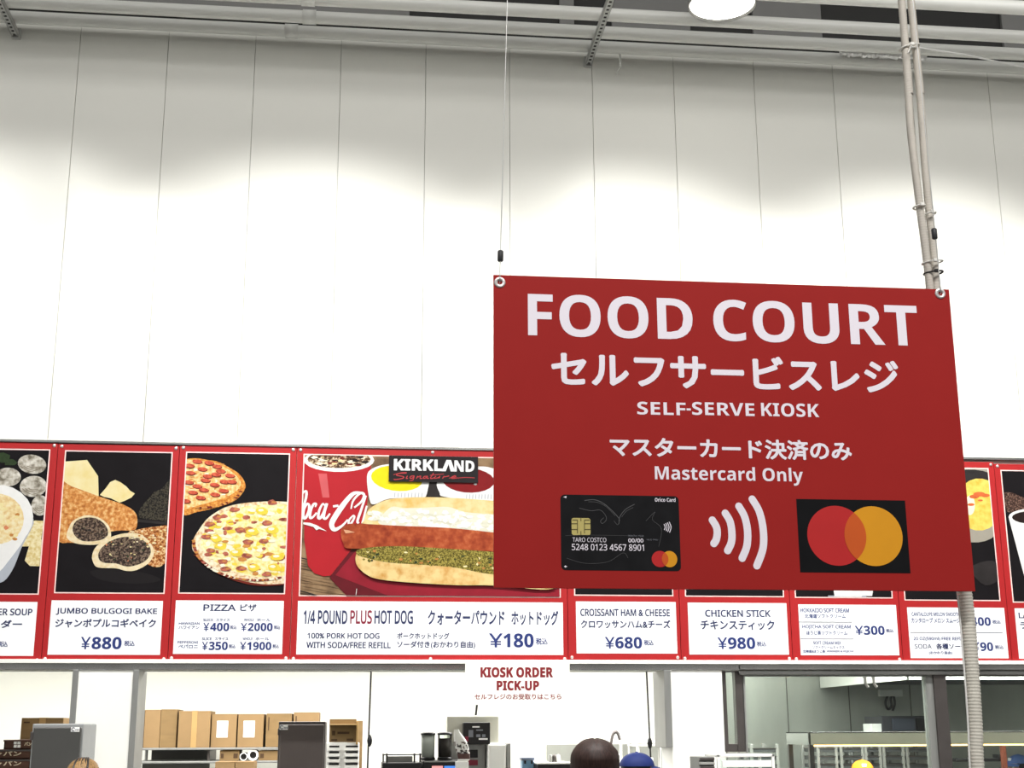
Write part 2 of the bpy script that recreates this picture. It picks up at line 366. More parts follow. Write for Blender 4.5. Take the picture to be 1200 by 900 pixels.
for pts in ([(922, 297), (930, 318), (924, 338)], [(935, 290), (945, 318), (938, 346)], [(948, 284), (960, 318), (951, 352)], [(962, 279), (976, 318), (965, 358)]):
    stroke(cd, [K(q) for q in pts], .0022, L2, signwhite)
discs(cd, W(763.7, 655, L2).x, W(783.3, 655, L2).x, W(775.6, 655, L2).x, W(793.6, 655, L2).x, W(778, 645.6, L2).z, W(778, 664.7, L2).z, L2)
tag(cd.build('payment_card_print', sign), 'black card picture')
for px, py in ((585.7, 331), (1101.8, 344)):
    c = W(px, py, L1); b = MB(); b.lathe([(.0065, .001), (.0065, -.0025), (.014, -.0035), (.0165, -.001), (.0165, .001)], (c.x, L1, c.z), metalring, 20, 'y'); b.build('grommet', sign)
# wires with their crimps
def wire(pg, pcr, ptop, label):
    g = W(*pg, SY-.001); top = W(*ptop, SY); g.y -= .004; d = (top-g); end = g+d*((TOP+.02-g.z)/d.z); end.y = SY
    t = thing('suspension_wire', label, 'wire', tuple(g), 'wires holding the red sign')
    b = MB(); b.tube([g+Vector((0, .01, -.008)), g+Vector((0, -.001, 0)), g+Vector((0, 0, .02)), end], .0014, wirem, 6); b.build('cable', t)
    c = W(*pcr, SY-.005); u = d.normalized()
    b = MB(); b.tube([c-u*.0165, c-u*.014, c+u*.014, c+u*.0165], [.006, .0085, .0085, .006], crimpm, 12); tag(b.build('crimp', t), 'black crimp')
wire((585.7, 330), (586.5, 300), (594.5, 0), 'thin steel wire holding the left corner of the red FOOD COURT sign')
wire((1101.8, 343), (1095, 274), (1069, 0), 'thin steel wire holding the right corner of the red sign, beside the conduits')
# flexible conduits behind the sign
def conduit(name, label, pts, Y, r, m, per, amp, n=14, zend=None, group=None):
    P = [W(px, py, Y) for px, py in pts]
    if zend is not None: P += [Vector((P[-1].x, Y, P[-1].z-.25*k)) for k in (1, 2, 3)]+[Vector((P[-1].x, Y, zend))]
    if zend is None:
        d = P[0]-P[1]; P.insert(0, P[0]+d*((TOP+.03-P[0].z)/d.z))
    c = catmull(P, 40, False)
    acc = [0.0]
    for i in range(1, len(c)): acc.append(acc[-1]+(c[i]-c[i-1]).length)
    tot = acc[-1]; st = int(tot/(per/3)); out = []; rad = []; j = 0
    for k in range(st+1):
        s = tot*k/st
        while j < len(acc)-2 and acc[j+1] < s: j += 1
        f = (s-acc[j])/max(acc[j+1]-acc[j], 1e-9); out.append(c[j].lerp(c[j+1], f)); rad.append(r-(amp if k % 3 == 0 else 0))
    org = tuple(out[-1]); b = MB(); b.tube(out, rad, m, n)
    return tag(b.build(name, None, org), label, 'conduit', group)
SC_ = (SY+.08+DIST)/FOC
conduit('flexible_conduit', 'beige corrugated conduit hanging down to the sign, the left one of the tied pair', [(1056.5, 0), (1061.5, 60), (1064.5, 110), (1067, 150), (1071.5, 190), (1079, 250), (1085.5, 300), (1089.5, 335), (1094, 380), (1104, 460)], SY+.08, 5.2*SC_, duct, .0085, .0011, group='tied pair of conduits')
conduit('flexible_conduit', 'beige corrugated conduit hanging down to the sign, the right one of the tied pair', [(1067.5, 0), (1073.5, 60), (1078, 110), (1081, 150), (1083.8, 190), (1089, 250), (1093.7, 290), (1097, 335), (1101, 380), (1111, 460)], SY+.09, 5.2*SC_, duct, .0085, .0011, group='tied pair of conduits')
conduit('flexible_conduit', 'thick grey corrugated conduit coming out below the red sign in front of the menu', [(1098, 440), (1110, 560), (1131, 700), (1138, 780), (1142.5, 850), (1144.5, 900)], SY+.085, 9.2*SC_, ductw, .0092, .0022, 18, zend=0.0)
b = MB(); q = [W(px, py, SY+.06) for px, py in ((1095, 440), (1106, 560), (1122.3, 700), (1129.5, 780), (1134.5, 850), (1136.6, 900))]; q += [Vector((q[-1].x, q[-1].y, q[-1].z-.25*k)) for k in (1, 2, 3)]+[Vector((q[-1].x, q[-1].y, 0))]
b.tube(catmull(q, 6, False), .0026, white_pl, 8); tag(b.build('cable', None, tuple(q[-1])), 'thin white cable running down along the thick grey conduit', 'cable')
def tie(label, pa, pb, m, tail=None):
    a, c = W(*pa, SY+.083), W(*pb, SY+.083); h = (c-a)/2; o = (a+c)/2; ry = .021; rx = h.length
    u = h.normalized(); b = MB(); pts = [o+u*(rx*math.cos(t))+Vector((0, ry*math.sin(t), 0)) for t in [2*math.pi*k/28 for k in range(29)]]
    b.tube(pts, .0028, m, 6)
    if tail: t0 = W(*tail, SY+.05); b.tube([o+Vector((0, -ry, 0)), t0], .002, m, 6)
    b.box(tuple(o+Vector((-.006, -ry-.006, -.005))), tuple(o+Vector((.006, -ry+.002, .005))), m, .001)
    tag(b.build('cable_tie', None, tuple(o)), label, 'cable tie', 'ties round the conduits')
tie('white cable tie round both conduits just under the ceiling pipes', (1054, 58), (1077, 53), tiew, (1064, 62))
tie('white cable tie round the left conduit only, above the dark crimp', (1071, 243), (1083.5, 242), tiew)
tie('white cable tie round the right conduit only, above the dark crimp', (1083, 252), (1096, 250), tiew)
tie('white cable tie round both conduits below the dark crimp', (1081, 309), (1104, 306), tiew)
tie('black cable tie round both conduits just above the red sign', (1083, 321), (1104.5, 319), blackm)

# ------------------------------------------------------------------ ceiling pipes, strut hangers, lamps
PZ = W(690, 61, -.14).z+.044     # axis height
def yat(px, py, z):              # depth of the horizontal plane z along the pixel's ray
    d = RT*((px-600)/FOC)+UP*(-(py-450)/FOC)+fw; return (z-EYE)/d.z*d.y-DIST
pys = [-.14, yat(700, 43.5, PZ-.038), yat(700, 22.5, PZ-.038), yat(1150, 12.5, PZ-.038)]
pl = ['nearest the wall, the lowest in view', 'second out from the wall', 'third out from the wall, passing the glowing lamp', 'farthest out from the wall, across the top right corner']
pr = [.044, .044, .045, .048]
for k, Y in enumerate(pys):
    t = thing('ceiling_pipe', 'long white overhead pipe, '+pl[k], 'pipe', (0, Y, PZ), 'white pipes along the wall top')
    b = MB(); b.tube([(XL, Y, PZ), (XR, Y, PZ)], pr[k], pipem, 28); b.build('pipe_run', t)
    for xc in ((-.55 if k == 0 else -.42), 5.6):
        b = MB(); b.lathe([(pr[k], -.045), (pr[k]+.006, -.045), (pr[k]+.006, .045), (pr[k], .045)], (0, 0, 0), pipem, 28)
        b.v = [(z+xc, x_+Y, y_+PZ) for x_, y_, z in b.v]; b.build('coupling', t)
def strut(px, py, label):
    w = W(px, py, -.05); zt = PZ-.0485; b = MB(); L = 2.6; s = .022; xx = w.x
    t = thing('strut_hanger', label, 'bracket', (xx, -.02, zt), 'perforated channels carrying the pipes')
    b.box((xx-s, -L, zt-.004), (xx+s, -.02, zt), strutm); b.box((xx-s, -L, zt-.042), (xx-s+.003, -.02, zt), strutm); b.box((xx+s-.003, -L, zt-.042), (xx+s, -.02, zt), strutm)
    k = 0
    while .05+k*.05 < L-.03:     # slotted underside
        y = -.05-k*.05
        b.box((xx-s, y-.050, zt-.042), (xx+s, y-.026, zt-.039), strutm); b.box((xx-s, y-.026, zt-.042), (xx-s+.012, y, zt-.039), strutm); b.box((xx+s-.012, y-.026, zt-.042), (xx+s, y, zt-.039), strutm); k += 1
    b.box((xx-s+.003, -L, zt-.012), (xx+s-.003, -.02, zt-.009), blackm)
    b.build('channel', t)
    b = MB(); b.box((xx-.03, -.03, zt-.048), (xx+.03, 0, zt+.03), strutm, .003); b.build('wall_bracket', t)
    for yy in (-L+.12, -1.3):
        b = MB(); b.tube([(xx, yy, zt-.05), (xx, yy, TOP+.02)], .006, strutm, 8); b.build('hanger_rod', t)
strut(690, 74, 'perforated grey channel under the pipes, nearest the top middle')
strut(18, 35, 'perforated grey channel under the pipes in the top left corner')
strut(1420, 110, 'perforated grey channel under the pipes past the right edge')
w = W(727, 78, -.14); b = MB(); b.tube([(w.x, -.14, w.z), (w.x, -.14, PZ-.05)], .008, pipem, 10); b.tube([(w.x, -.14, w.z+.012), (w.x, 0, w.z+.012)], .005, pipem, 8)
tag(b.build('pipe_clip', None, (w.x, -.14, w.z)), 'small white clip hanging under the lowest pipe right of the channel', 'clip')
# crinkled foil duct between the pipes
yf = (pys[0]+pys[1])/2; pts = []; rad = []
for k in range(60):
    pts.append((W(985, 62, yf).x+k*.011, yf+random.uniform(-.004, .004), PZ+.002+random.uniform(-.004, .004))); rad.append(.03+random.uniform(-.008, .006))
b = MB(); b.tube(pts, rad, foil, 14, smooth=False); tag(b.build('foil_duct', None, pts[0]), 'crumpled silver foil duct lying between two pipes beside the conduits', 'duct')
b = MB(); b.tube([W(1068, 55, SY+.05), W(1130, 64, -4.6), W(1200, 79, -3.6), W(1290, 96, -1.6), Vector((W(1360, 96, -.14).x, -.14, PZ-.04))], .0032, white_pl, 8); tag(b.build('cable', None, tuple(W(1068, 55, SY+.05))), 'thin white cable running right from the tied conduits under the pipes', 'cable')
# lamps: one glows between the pipes, a row above the frame washes the wall
def lamp(loc, label, r=.2, spot=True, aim=0):
    t = thing('high_bay_lamp', label, 'lamp', loc, 'round lamps over the wall'); x, y, z = loc
    b = MB(); b.lathe([(0, .16), (r*.5, .16), (r*.55, .12), (r*.9, .03), (r, 0), (r, -.03), (r*.97, -.03), (r*.96, 0), (0, 0)], loc, greypl, 36); b.build('housing', t)
    b = MB(); b.lathe([(0, -.012), (r*.955, -.012)], loc, lampm, 36); b.build('lens', t)
    b = MB(); b.tube([(x, y, z+.16), (x, y, TOP+.02)], .008, strutm, 8); b.build('hanging_rod', t)
    if spot:
        l = bpy.data.lights.new('lamp_light', 'SPOT'); l.energy = SPOT; l.spot_size = math.radians(78); l.spot_blend = .42; l.shadow_soft_size = .16; l.color = (1, .985, .955)
        o = bpy.data.objects.new('lamp_light', l); COL.objects.link(o); o.parent = t; o.location = (0, 0, -.05); o.rotation_euler = (math.radians(28), 0, 0)
    return t
lw = W(846, 2, pys[2]-.33)
lamp(tuple(lw), 'round lamp glowing white between the overhead pipes at the top', .225, False)
for k in range(-2, 4): lamp((1.80+2.17*k, -3.0, 7.0), 'round lamp in the row high above the picture, lighting the wall', .2)

# ------------------------------------------------------------------ the menu: a row of boards on the wall
MY = -.032; B1, B2, B3, B4 = MY-.0008, MY-.0016, MY-.0024, MY-.0032
def D(c, k=1/1.35):            # a printed colour as it looks under the wall lamps -> the ink's own colour
    q = [max(0, min(1, v*k)) for v in lin(c)]
    return tuple(255*((1.055*v**(1/2.4)-.055) if v > .0031 else 12.92*v) for v in q)
def FD(name, cols, scale=60, vor=False, detail=5.0): return F(name, [(p, D(c)) for p, c in cols], scale, detail, vor=vor)
def MD(name, c, var=.03, scale=20): return M(name, D(c), .5, var=var, scale=scale, spec=.2)
dark = M('photo_black', (22, 20, 22), .6, var=.15, scale=6, spec=.08); dark2 = M('photo_dark_grey', (44, 41, 41), .6, var=.2, scale=8, spec=.08)
crust = FD('baked_crust', [(.3, (170, 96, 40)), (.5, (226, 152, 78)), (.68, (246, 206, 140))], 45)
crust2 = FD('cheese_crust', [(.35, (120, 62, 26)), (.5, (196, 120, 58)), (.62, (240, 205, 150))], 75)
doughcut = FD('dough', [(.3, (236, 212, 160)), (.7, (252, 240, 208))], 40)
beef = FD('minced_filling', [(.36, (30, 22, 20)), (.5, (84, 66, 56)), (.6, (150, 128, 108)), (.68, (84, 76, 56))], 80)
cheese = FD('pale_cheese', [(.3, (246, 226, 156)), (.7, (252, 240, 190))], 14); herb = FD('dark_herbs', [(.38, (14, 13, 11)), (.5, (46, 40, 34)), (.6, (84, 80, 62)), (.68, (44, 28, 24))], 110)
piz1 = FD('pizza_crust', [(.3, (170, 92, 30)), (.55, (226, 150, 62)), (.7, (246, 196, 110))], 60); pizc = FD('melted_cheese', [(.3, (236, 150, 74)), (.5, (248, 204, 130)), (.68, (252, 232, 180))], 55)
pep = FD('pepperoni', [(.3, (170, 52, 34)), (.6, (222, 104, 74))], 50); pepd = MD('pepperoni_edge', (120, 40, 26)); rimp = FD('pale_rim', [(.35, (216, 170, 120)), (.5, (246, 228, 190)), (.7, (252, 244, 222))], 50)
topp = FD('hawaiian_cheese', [(.3, (240, 200, 110)), (.45, (250, 234, 150)), (.6, (253, 244, 200))], 45); pine = MD('pineapple', (242, 214, 74), .12, 40); ham = FD('ham', [(.3, (120, 52, 40)), (.6, (196, 110, 90))], 50); gold2 = MD('browned_cheese', (206, 140, 70), .2, 40); toppw = MD('white_cheese', (253, 246, 220))
wood = F('photo_wood', [(.3, D((96, 74, 54))), (.5, D((150, 120, 88))), (.7, D((176, 148, 112)))], 9)
cupred = MD('cup_red', (186, 32, 42), .05, 5); cupshade = MD('cup_red_deep', (150, 24, 36)); cupw = MD('cup_white', (250, 250, 248)); cupgrey = MD('cup_grey', (190, 196, 206)); cola = FD('iced_cola', [(.35, (50, 30, 20)), (.5, (130, 96, 66)), (.62, (232, 214, 180))], 60)
must = MD('mustard', (246, 228, 20)); ketch = MD('ketchup', (138, 16, 22), .15, 10); bun = FD('bun', [(.3, (232, 190, 104)), (.6, (247, 226, 168))], 16); bunb = FD('bun_lower', [(.3, (214, 158, 78)), (.6, (244, 216, 150))], 16)
onion = FD('chopped_onion', [(.35, (222, 218, 186)), (.5, (246, 246, 232)), (.7, (255, 255, 250))], 90, True); onionw = MD('onion_white', (255, 254, 246), .02); onions = MD('onion_edge', (236, 235, 214))
saus = FD('sausage', [(.3, (140, 48, 22)), (.55, (176, 78, 40)), (.75, (206, 112, 66))], 22); relish = FD('relish', [(.34, (64, 56, 18)), (.5, (128, 116, 44)), (.62, (178, 164, 78))], 110)
tray = MD('paper_tray_red', (150, 26, 44), .1, 8); trayd = MD('paper_tray_deep', (104, 18, 30), .1, 8); logob = MD('logo_black', (34, 28, 30)); logow = MD('logo_white', (252, 252, 252)); logor = MD('logo_red', (190, 62, 66))
soup = FD('soup', [(.3, (232, 190, 130)), (.5, (248, 226, 170)), (.66, (252, 240, 200))], 40); shellm = FD('clam_shell', [(.35, (120, 112, 96)), (.5, (196, 190, 176)), (.65, (236, 232, 222))], 26); shelld = MD('clam_shell_line', (140, 130, 112)); cracker = FD('cracker', [(.35, (226, 200, 130)), (.6, (250, 238, 190))], 60); leaf = MD('parsley', (44, 62, 34), .2, 60); bacon = MD('bacon', (226, 140, 96))
melon = FD('melon', [(.3, (232, 186, 62)), (.6, (250, 224, 110))], 20); melonr = MD('melon_red', (224, 110, 60), .2, 30); bowlg = MD('bowl_grey', (170, 164, 150)); beans = FD('coffee_beans', [(.4, (44, 28, 24)), (.55, (96, 68, 56)), (.66, (150, 120, 104))], 90); coffee = MD('coffee_black', (38, 24, 22)); fried = FD('fried_batter', [(.3, (170, 100, 40)), (.6, (226, 160, 80))], 60)
def quad_px(tl, tr, bl, br, Y):
    a = [W(*q, Y) for q in (tl, tr, bl, br)]
    return ((a[0].x+a[2].x)/2, (a[1].x+a[3].x)/2, (a[2].z+a[3].z)/2, (a[0].z+a[1].z)/2)   # x0 x1 z0 z1
PHOTO = [((-86, 524), (60.3, 526.7), (-104, 696.3), (44.2, 696.6)), ((77.3, 527.4), (203, 530), (62.2, 695.3), (192.4, 695.9)), ((218.8, 530), (340.6, 530.6), (207.9, 696), (333.5, 696)),
         ((354.8, 531.3), (654, 537.5), (351, 699), (658.4, 700.5)), ((669, 538), (783, 540), (674.2, 698), (790, 698.8)), ((796, 540), (909.5, 542.5), (804, 698.8), (920, 700.3)),
         ((921, 543), (1033.5, 546), (933.7, 699.7), (1047.9, 702.2)), ((1047, 546), (1157, 549), (1061.2, 702.8), (1174, 705.4)), ((1171, 550), (1281, 553), (1188, 705), (1302, 708))]
CARD = [((-104, 705), (43.8, 705), (-110, 768.5), (39.3, 768.5)), ((60.6, 703.7), (191, 704), (55.4, 767.5), (187.5, 767.2)), ((206.3, 704), (333.2, 703.7), (202.4, 766.8), (330, 766)),
        ((349.3, 704.7), (659.7, 705.6), (347, 767.5), (660, 767)), ((674.2, 704.6), (792, 705.7), (676.3, 765.5), (793.6, 766)), ((805.8, 705.7), (921, 707.4), (807.9, 766.5), (925.2, 767.7)),
        ((934.5, 707.9), (1049.3, 709.3), (939.3, 767.4), (1054.7, 768.3)), ((1062.6, 711), (1176.8, 713), (1067.4, 771), (1182, 771.7)), ((1189, 712.4), (1303, 714), (1194, 771.5), (1310, 772.5))]
PR = [quad_px(*q, B1) for q in PHOTO]; CR = [quad_px(*q, B1) for q in CARD]
seam = [PR[0][0]-.045]+[(PR[k][1]+PR[k+1][0])/2 for k in range(8)]+[PR[8][1]+.045]
LABELS = ['red menu board with the clam soup bowl, at the left edge', 'red menu board with the cut stuffed bake rolls on black, priced 880', 'red menu board with two pizzas on black and four prices',
          'widest red menu board, with the hot dog and red drink cup, priced 180', 'red menu board of the ham and cheese croissant, priced 680', 'red menu board of the chicken stick, priced 980',
          'red menu board of the soft creams, priced 300', 'red menu board half hidden by the grey conduit, with soda at 90', 'red menu board with the white coffee cup at the right edge']
def spline(pts, ox, oy, s, Y): return [(v.x, v.y) for v in catmull([P2(q, ox, oy, s, Y)+(0,) for q in pts], 4)]
class Art:
    def __init__(a, k, ox, oy, s): a.k = k; a.b = MB(); a.o = (ox, oy, s); a.r = PR[k]; a.Y = B2; a.b.rect(a.r[0], a.r[2], a.r[1], a.r[3], B1, borderwhite); e = .0075; a.r = (a.r[0]+e, a.r[1]-e, a.r[2]+e, a.r[3]-e)
    def bg(a, m): a.b.rect(a.r[0], a.r[2], a.r[1], a.r[3], a.Y, m); a.up()
    def up(a): a.Y -= .00025
    def s(a, m, *pts): a.b.flat(clip(spline(pts, *a.o, a.Y), a.r), a.Y, m); a.up()
    def p(a, m, *pts): a.b.flat(clip([P2(q, *a.o, a.Y) for q in pts], a.r), a.Y, m); a.up()
    def e(a, m, cx, cy_, rx, ry, rot=0, up=True):
        c, s_ = math.cos(rot), math.sin(rot)
        a.b.flat(clip([P2((cx+rx*math.cos(t)*c-ry*math.sin(t)*s_, cy_+rx*math.cos(t)*s_+ry*math.sin(t)*c), *a.o, a.Y) for t in [2*math.pi*j/22 for j in range(22)]], a.r), a.Y, m)
        if up: a.up()
    def blob(a, m, cx, cy_, rx, ry, n=7, up=False):
        a0 = random.random()*6
        a.b.flat(clip([P2((cx+rx*random.uniform(.7, 1.1)*math.cos(a0+6.283*j/n), cy_+ry*random.uniform(.7, 1.1)*math.sin(a0+6.283*j/n)), *a.o, a.Y) for j in range(n)], a.r), a.Y, m)
        a.Y -= .00001
        if up: a.up()
    def line(a, m, w, *pts):
        u = (a.Y+DIST)/FOC/a.o[2]
        stroke(a.b, [P2(q, *a.o, a.Y) for q in pts], [v*u for v in w] if hasattr(w, '__len__') else w*u, a.Y, m, a.r); a.up()
ART = []
# clam soup
a = Art(0, 0, 520, 5); a.bg(dark)
a.blob(leaf, 20, 80, 45, 30, 11, True); a.blob(leaf, 60, 110, 40, 22, 11, True); a.e(shellm, 45, 195, 78, 55)
for cx, cy_, rx, ry, r in ((188, 120, 84, 56, .15), (195, 250, 80, 62, -.1), (235, 362, 52, 60, .2)):
    a.e(shellm, cx, cy_, rx, ry, r)
    for q in (.35, .6, .82): a.line(shelld, 4, (cx-rx*q, cy_+ry*.2), (cx-rx*.1, cy_+ry*q*.9), (cx+rx*q, cy_+ry*.3))
a.p(cracker, (150, 470), (205, 450), (256, 452), (236, 600), (120, 602)); a.p(cracker, (170, 600), (245, 560), (236, 718), (175, 716), (145, 685))
a.s(cupgrey, (-230, 450), (-190, 640), (-120, 790), (0, 815), (70, 745), (130, 600), (196, 440), (0, 470)); a.s(cupw, (-200, 520), (-120, 760), (-40, 770), (40, 700), (150, 500))
a.e(cupw, -12, 428, 207, 188); a.e(soup, -15, 440, 155, 148)
for k in range(26): a.blob(random.choice([bacon, cheese, cheese, gold2]), random.uniform(-130, 110), random.uniform(350, 560), random.uniform(12, 26), random.uniform(9, 18))
ART.append(a)
# stuffed bake
a = Art(1, 60, 520, 5); a.bg(dark)
a.s(M('photo_sheen', (30, 28, 29), .6, spec=.08), (230, 745), (400, 738), (560, 760), (640, 800), (500, 820), (300, 800))
a.p(cheese, (60, 106), (210, 95), (275, 190), (278, 310), (200, 300), (60, 260)); a.p(cheese, (285, 300), (320, 260), (345, 225), (375, 212), (405, 225), (440, 250), (462, 275), (490, 292), (470, 315), (430, 335), (400, 345), (350, 320), (310, 312))
a.p(dark2, (495, 440), (690, 460), (690, 475), (495, 458)); a.s(herb, (512, 420), (530, 365), (580, 312), (605, 282), (650, 262), (710, 215), (720, 450), (640, 448), (540, 440))
a.s(crust, (40, 232), (120, 250), (230, 290), (330, 325), (420, 355), (480, 390), (503, 430), (500, 490), (470, 508), (350, 515), (240, 580), (120, 580), (30, 545))
a.s(doughcut, (90, 545), (100, 500), (130, 450), (200, 420), (270, 428), (330, 470), (350, 520), (340, 562), (270, 590), (180, 590), (120, 575)); a.s(beef, (125, 495), (150, 450), (210, 432), (270, 440), (320, 480), (333, 530), (300, 560), (240, 572), (180, 568), (140, 540))
a.s(crust2, (450, 530), (520, 500), (620, 485), (700, 490), (700, 640), (640, 720), (560, 700), (590, 620)); a.s(doughcut, (240, 655), (262, 605), (330, 555), (430, 525), (520, 530), (580, 580), (602, 640), (570, 700), (500, 740), (440, 745), (380, 730), (275, 725), (246, 695))
a.s(beef, (275, 655), (300, 605), (370, 560), (450, 545), (530, 560), (580, 610), (575, 660), (530, 700), (450, 720), (380, 702), (300, 695))
for k in range(60): a.blob(random.choice([cheese, beef, herb, bacon, leaf, dark2]), random.uniform(310, 555), random.uniform(575, 695), random.uniform(4, 9), random.uniform(3, 7))
for k in range(34): a.blob(random.choice([beef, dark2, herb, cdark]), random.uniform(150, 310), random.uniform(455, 555), random.uniform(5, 11), random.uniform(4, 7))
for k in range(40): a.blob(gold2 if k % 2 else doughcut, random.uniform(70, 440), 0, 5, 3)
for k in range(46):
    t = random.random(); a.blob(random.choice([doughcut, gold2, cheese]), 460+220*t, 520+random.uniform(-25, 120)*min(1, .3+t), 9, 5)
ART.append(a)
# pizzas
a = Art(2, 205, 520, 5); a.bg(dark)
a.s(piz1, (20, 100), (60, 90), (130, 85), (190, 95), (250, 105), (320, 140), (380, 180), (412, 235), (405, 275), (370, 320), (320, 350), (230, 378), (130, 400), (40, 410), (0, 250)); a.s(pizc, (20, 108), (130, 98), (240, 116), (330, 162), (385, 222), (368, 268), (300, 312), (150, 358), (20, 380), (0, 250))
for k in range(50): a.blob(random.choice([toppw, cheese, gold2]), random.uniform(60, 350), random.uniform(120, 340) if k % 2 else random.uniform(150, 290), random.uniform(8, 18), random.uniform(4, 8))
for x, y in ((130, 103), (160, 148), (245, 132), (190, 190), (268, 160), (322, 186), (130, 248), (178, 214), (290, 222), (105, 285), (168, 270), (235, 297), (285, 275), (150, 316), (62, 335), (232, 240), (332, 222), (90, 170), (80, 225), (200, 112), (85, 128), (240, 180)):
    a.e(pepd, x+2, y+3, 30, 13, .1, False); a.Y -= .00005; a.e(pep, x, y, 28, 11, .1, False); a.Y -= .00005
for k in range(26):
    t = .1+1.6*k/26; a.blob(random.choice([gold2, pepd, piz1]), 150+245*math.cos(t), 245+130*math.sin(t), 14, 7)
a.s(pepd, (115, 650), (165, 690), (260, 765), (420, 822), (560, 832), (690, 815), (690, 780), (300, 740))
a.s(rimp, (100, 595), (110, 555), (150, 490), (200, 430), (290, 375), (390, 350), (500, 340), (600, 338), (700, 350), (800, 420), (840, 570), (790, 740), (690, 808), (600, 822), (520, 823), (420, 808), (330, 783), (240, 738), (160, 678), (110, 632)); a.s(topp, (150, 590), (190, 500), (270, 410), (390, 372), (500, 358), (600, 356), (690, 368), (770, 440), (800, 570), (750, 720), (670, 768), (600, 775), (480, 780), (360, 755), (250, 700), (180, 640))
for k in range(190):
    t = random.random()*6.283; q = math.sqrt(random.random())*.93; x, y = 500+360*q*math.cos(t), 570+215*q*math.sin(t)
    mm = random.choice([pine, toppw, ham, gold2, pine, toppw, topp, pine, cheese]); a.blob(mm, x, y, random.uniform(14, 34), random.uniform(8, 17))
for x, y in ((205, 470), (185, 545), (210, 625), (280, 690), (300, 735), (390, 730), (430, 575), (540, 465), (420, 655), (540, 765), (250, 430), (380, 505), (520, 570), (350, 385), (570, 345)): a.blob(ham, x, y, 34, 17, 8); a.blob(gold2, x+8, y-3, 14, 6)
for x, y in ((455, 515), (570, 505), (240, 555), (360, 640), (460, 725), (580, 725), (510, 395), (600, 665), (270, 600)): a.blob(pine, x, y, 42, 25, 9); a.blob(toppw, x-6, y-6, 20, 9)
for k in range(70): t = 1.2+2.0*k/70; a.blob(random.choice([ham, gold2, pepd, toppw]), 480+370*math.cos(t), 575+225*math.sin(t), 12, 7)
ART.append(a)
# hot dog and drink
a = Art(3, 345, 525, 5); a.bg(wood)
for k in range(16): y = 640+k*16; a.line(random.choice([wood, dark2, cdark]), random.uniform(3, 7), (20, y), (160, y+random.uniform(10, 40)), (300, y+random.uniform(40, 70)))
a.p(trayd, (205, 760), (330, 600), (520, 600), (1600, 700), (1600, 880), (310, 870)); a.p(tray, (240, 745), (360, 600), (380, 720), (500, 775), (700, 797), (1600, 830), (1600, 880), (560, 870)); a.p(trayd, (310, 800), (370, 820), (365, 880), (305, 880)); a.line(cupw, 3, (365, 825), (360, 870))
a.p(cupred, (55, 90), (450, 95), (440, 200), (420, 380), (330, 600), (212, 748), (170, 752), (118, 735), (80, 690), (58, 540)); a.p(MD('cup_sheen', (212, 96, 100), .1, 6), (140, 150), (190, 150), (205, 290), (165, 290))
a.e(cupw, 262, 72, 206, 68); a.e(cola, 262, 66, 186, 52)
for k in range(46): a.blob(random.choice([cola, cheese, coffee, pepd, toppw]), random.uniform(110, 420), random.uniform(52, 105), random.uniform(14, 30), random.uniform(5, 10), 5)
# script lettering on the cup
Wt = [9, 20, 9]
a.line(cupw, [6, 15, 8], (40, 300), (52, 262), (70, 255), (66, 300), (40, 380), (30, 405)); a.line(cupw, [12, 16, 12], (74, 325), (56, 360), (52, 405), (66, 408), (84, 370), (86, 335), (74, 325))
a.line(cupw, [8, 16, 10], (122, 345), (128, 328), (112, 330), (94, 370), (92, 408), (108, 405), (130, 380)); a.line(cupw, [8, 16, 12], (180, 340), (166, 328), (146, 365), (140, 405), (152, 410), (172, 375), (182, 340)); a.line(cupw, [16, 16, 10], (190, 326), (176, 375), (172, 408), (186, 412), (208, 385)); a.line(cupw, 13, (228, 342), (256, 338))
a.line(cupw, [9, 24, 32, 32, 26, 14, 8], (392, 262), (345, 268), (292, 325), (240, 400), (218, 448), (236, 478), (280, 455), (312, 420)); a.line(cupw, [8, 16, 10], (332, 356), (345, 308), (384, 266), (408, 274), (394, 312), (352, 348)); a.line(cupw, [9, 14, 9], (345, 395), (322, 420), (318, 442), (332, 442), (352, 405), (345, 395)); a.line(cupw, [12, 15, 13], (418, 280), (392, 360), (370, 425), (376, 440)); a.line(cupw, [11, 12], (424, 340), (398, 440))
a.p(cupw, (52, 436), (90, 438), (130, 452), (190, 488), (145, 474), (128, 482), (112, 462), (52, 446))
a.s(cupw, (425, 170), (455, 122), (540, 96), (660, 100), (790, 190), (775, 270), (740, 292), (560, 296), (468, 330), (440, 300)); a.e(must, 600, 178, 152, 74, .1)
for k in range(9): a.line(cupgrey, 5, (590+k*20, 262), (586+k*20, 288))
a.p(dark2, (792, 195), (838, 195), (856, 292), (772, 288)); a.s(cupw, (836, 200), (850, 260), (872, 284), (1020, 302), (1250, 300), (1320, 190), (1180, 125), (1080, 108), (900, 130)); a.e(ketch, 1020, 190, 152, 72, .05); a.e(cupw, 1060, 212, 9, 5)
for k in range(9): a.line(cupgrey, 5, (1010+k*18, 272), (1008+k*18, 298))
a.s(bun, (408, 425), (430, 368), (480, 330), (560, 300), (700, 289), (900, 291), (1170, 310), (1400, 340), (1530, 420), (1500, 500), (1170, 480), (700, 460), (420, 445))
a.s(onions, (510, 400), (570, 345), (640, 352), (760, 350), (900, 345), (1000, 375), (1170, 390), (1440, 420), (1440, 500), (1170, 498), (900, 470), (640, 465), (500, 445))
for k in range(230): x = random.uniform(440, 1440); y = 400+.05*(x-500)+random.uniform(-42, 48)*(1 if x > 560 else .5); a.blob(onionw if random.random() < .82 else onions, x, y, random.uniform(13, 28), random.uniform(10, 20), random.choice((4, 5, 6)))
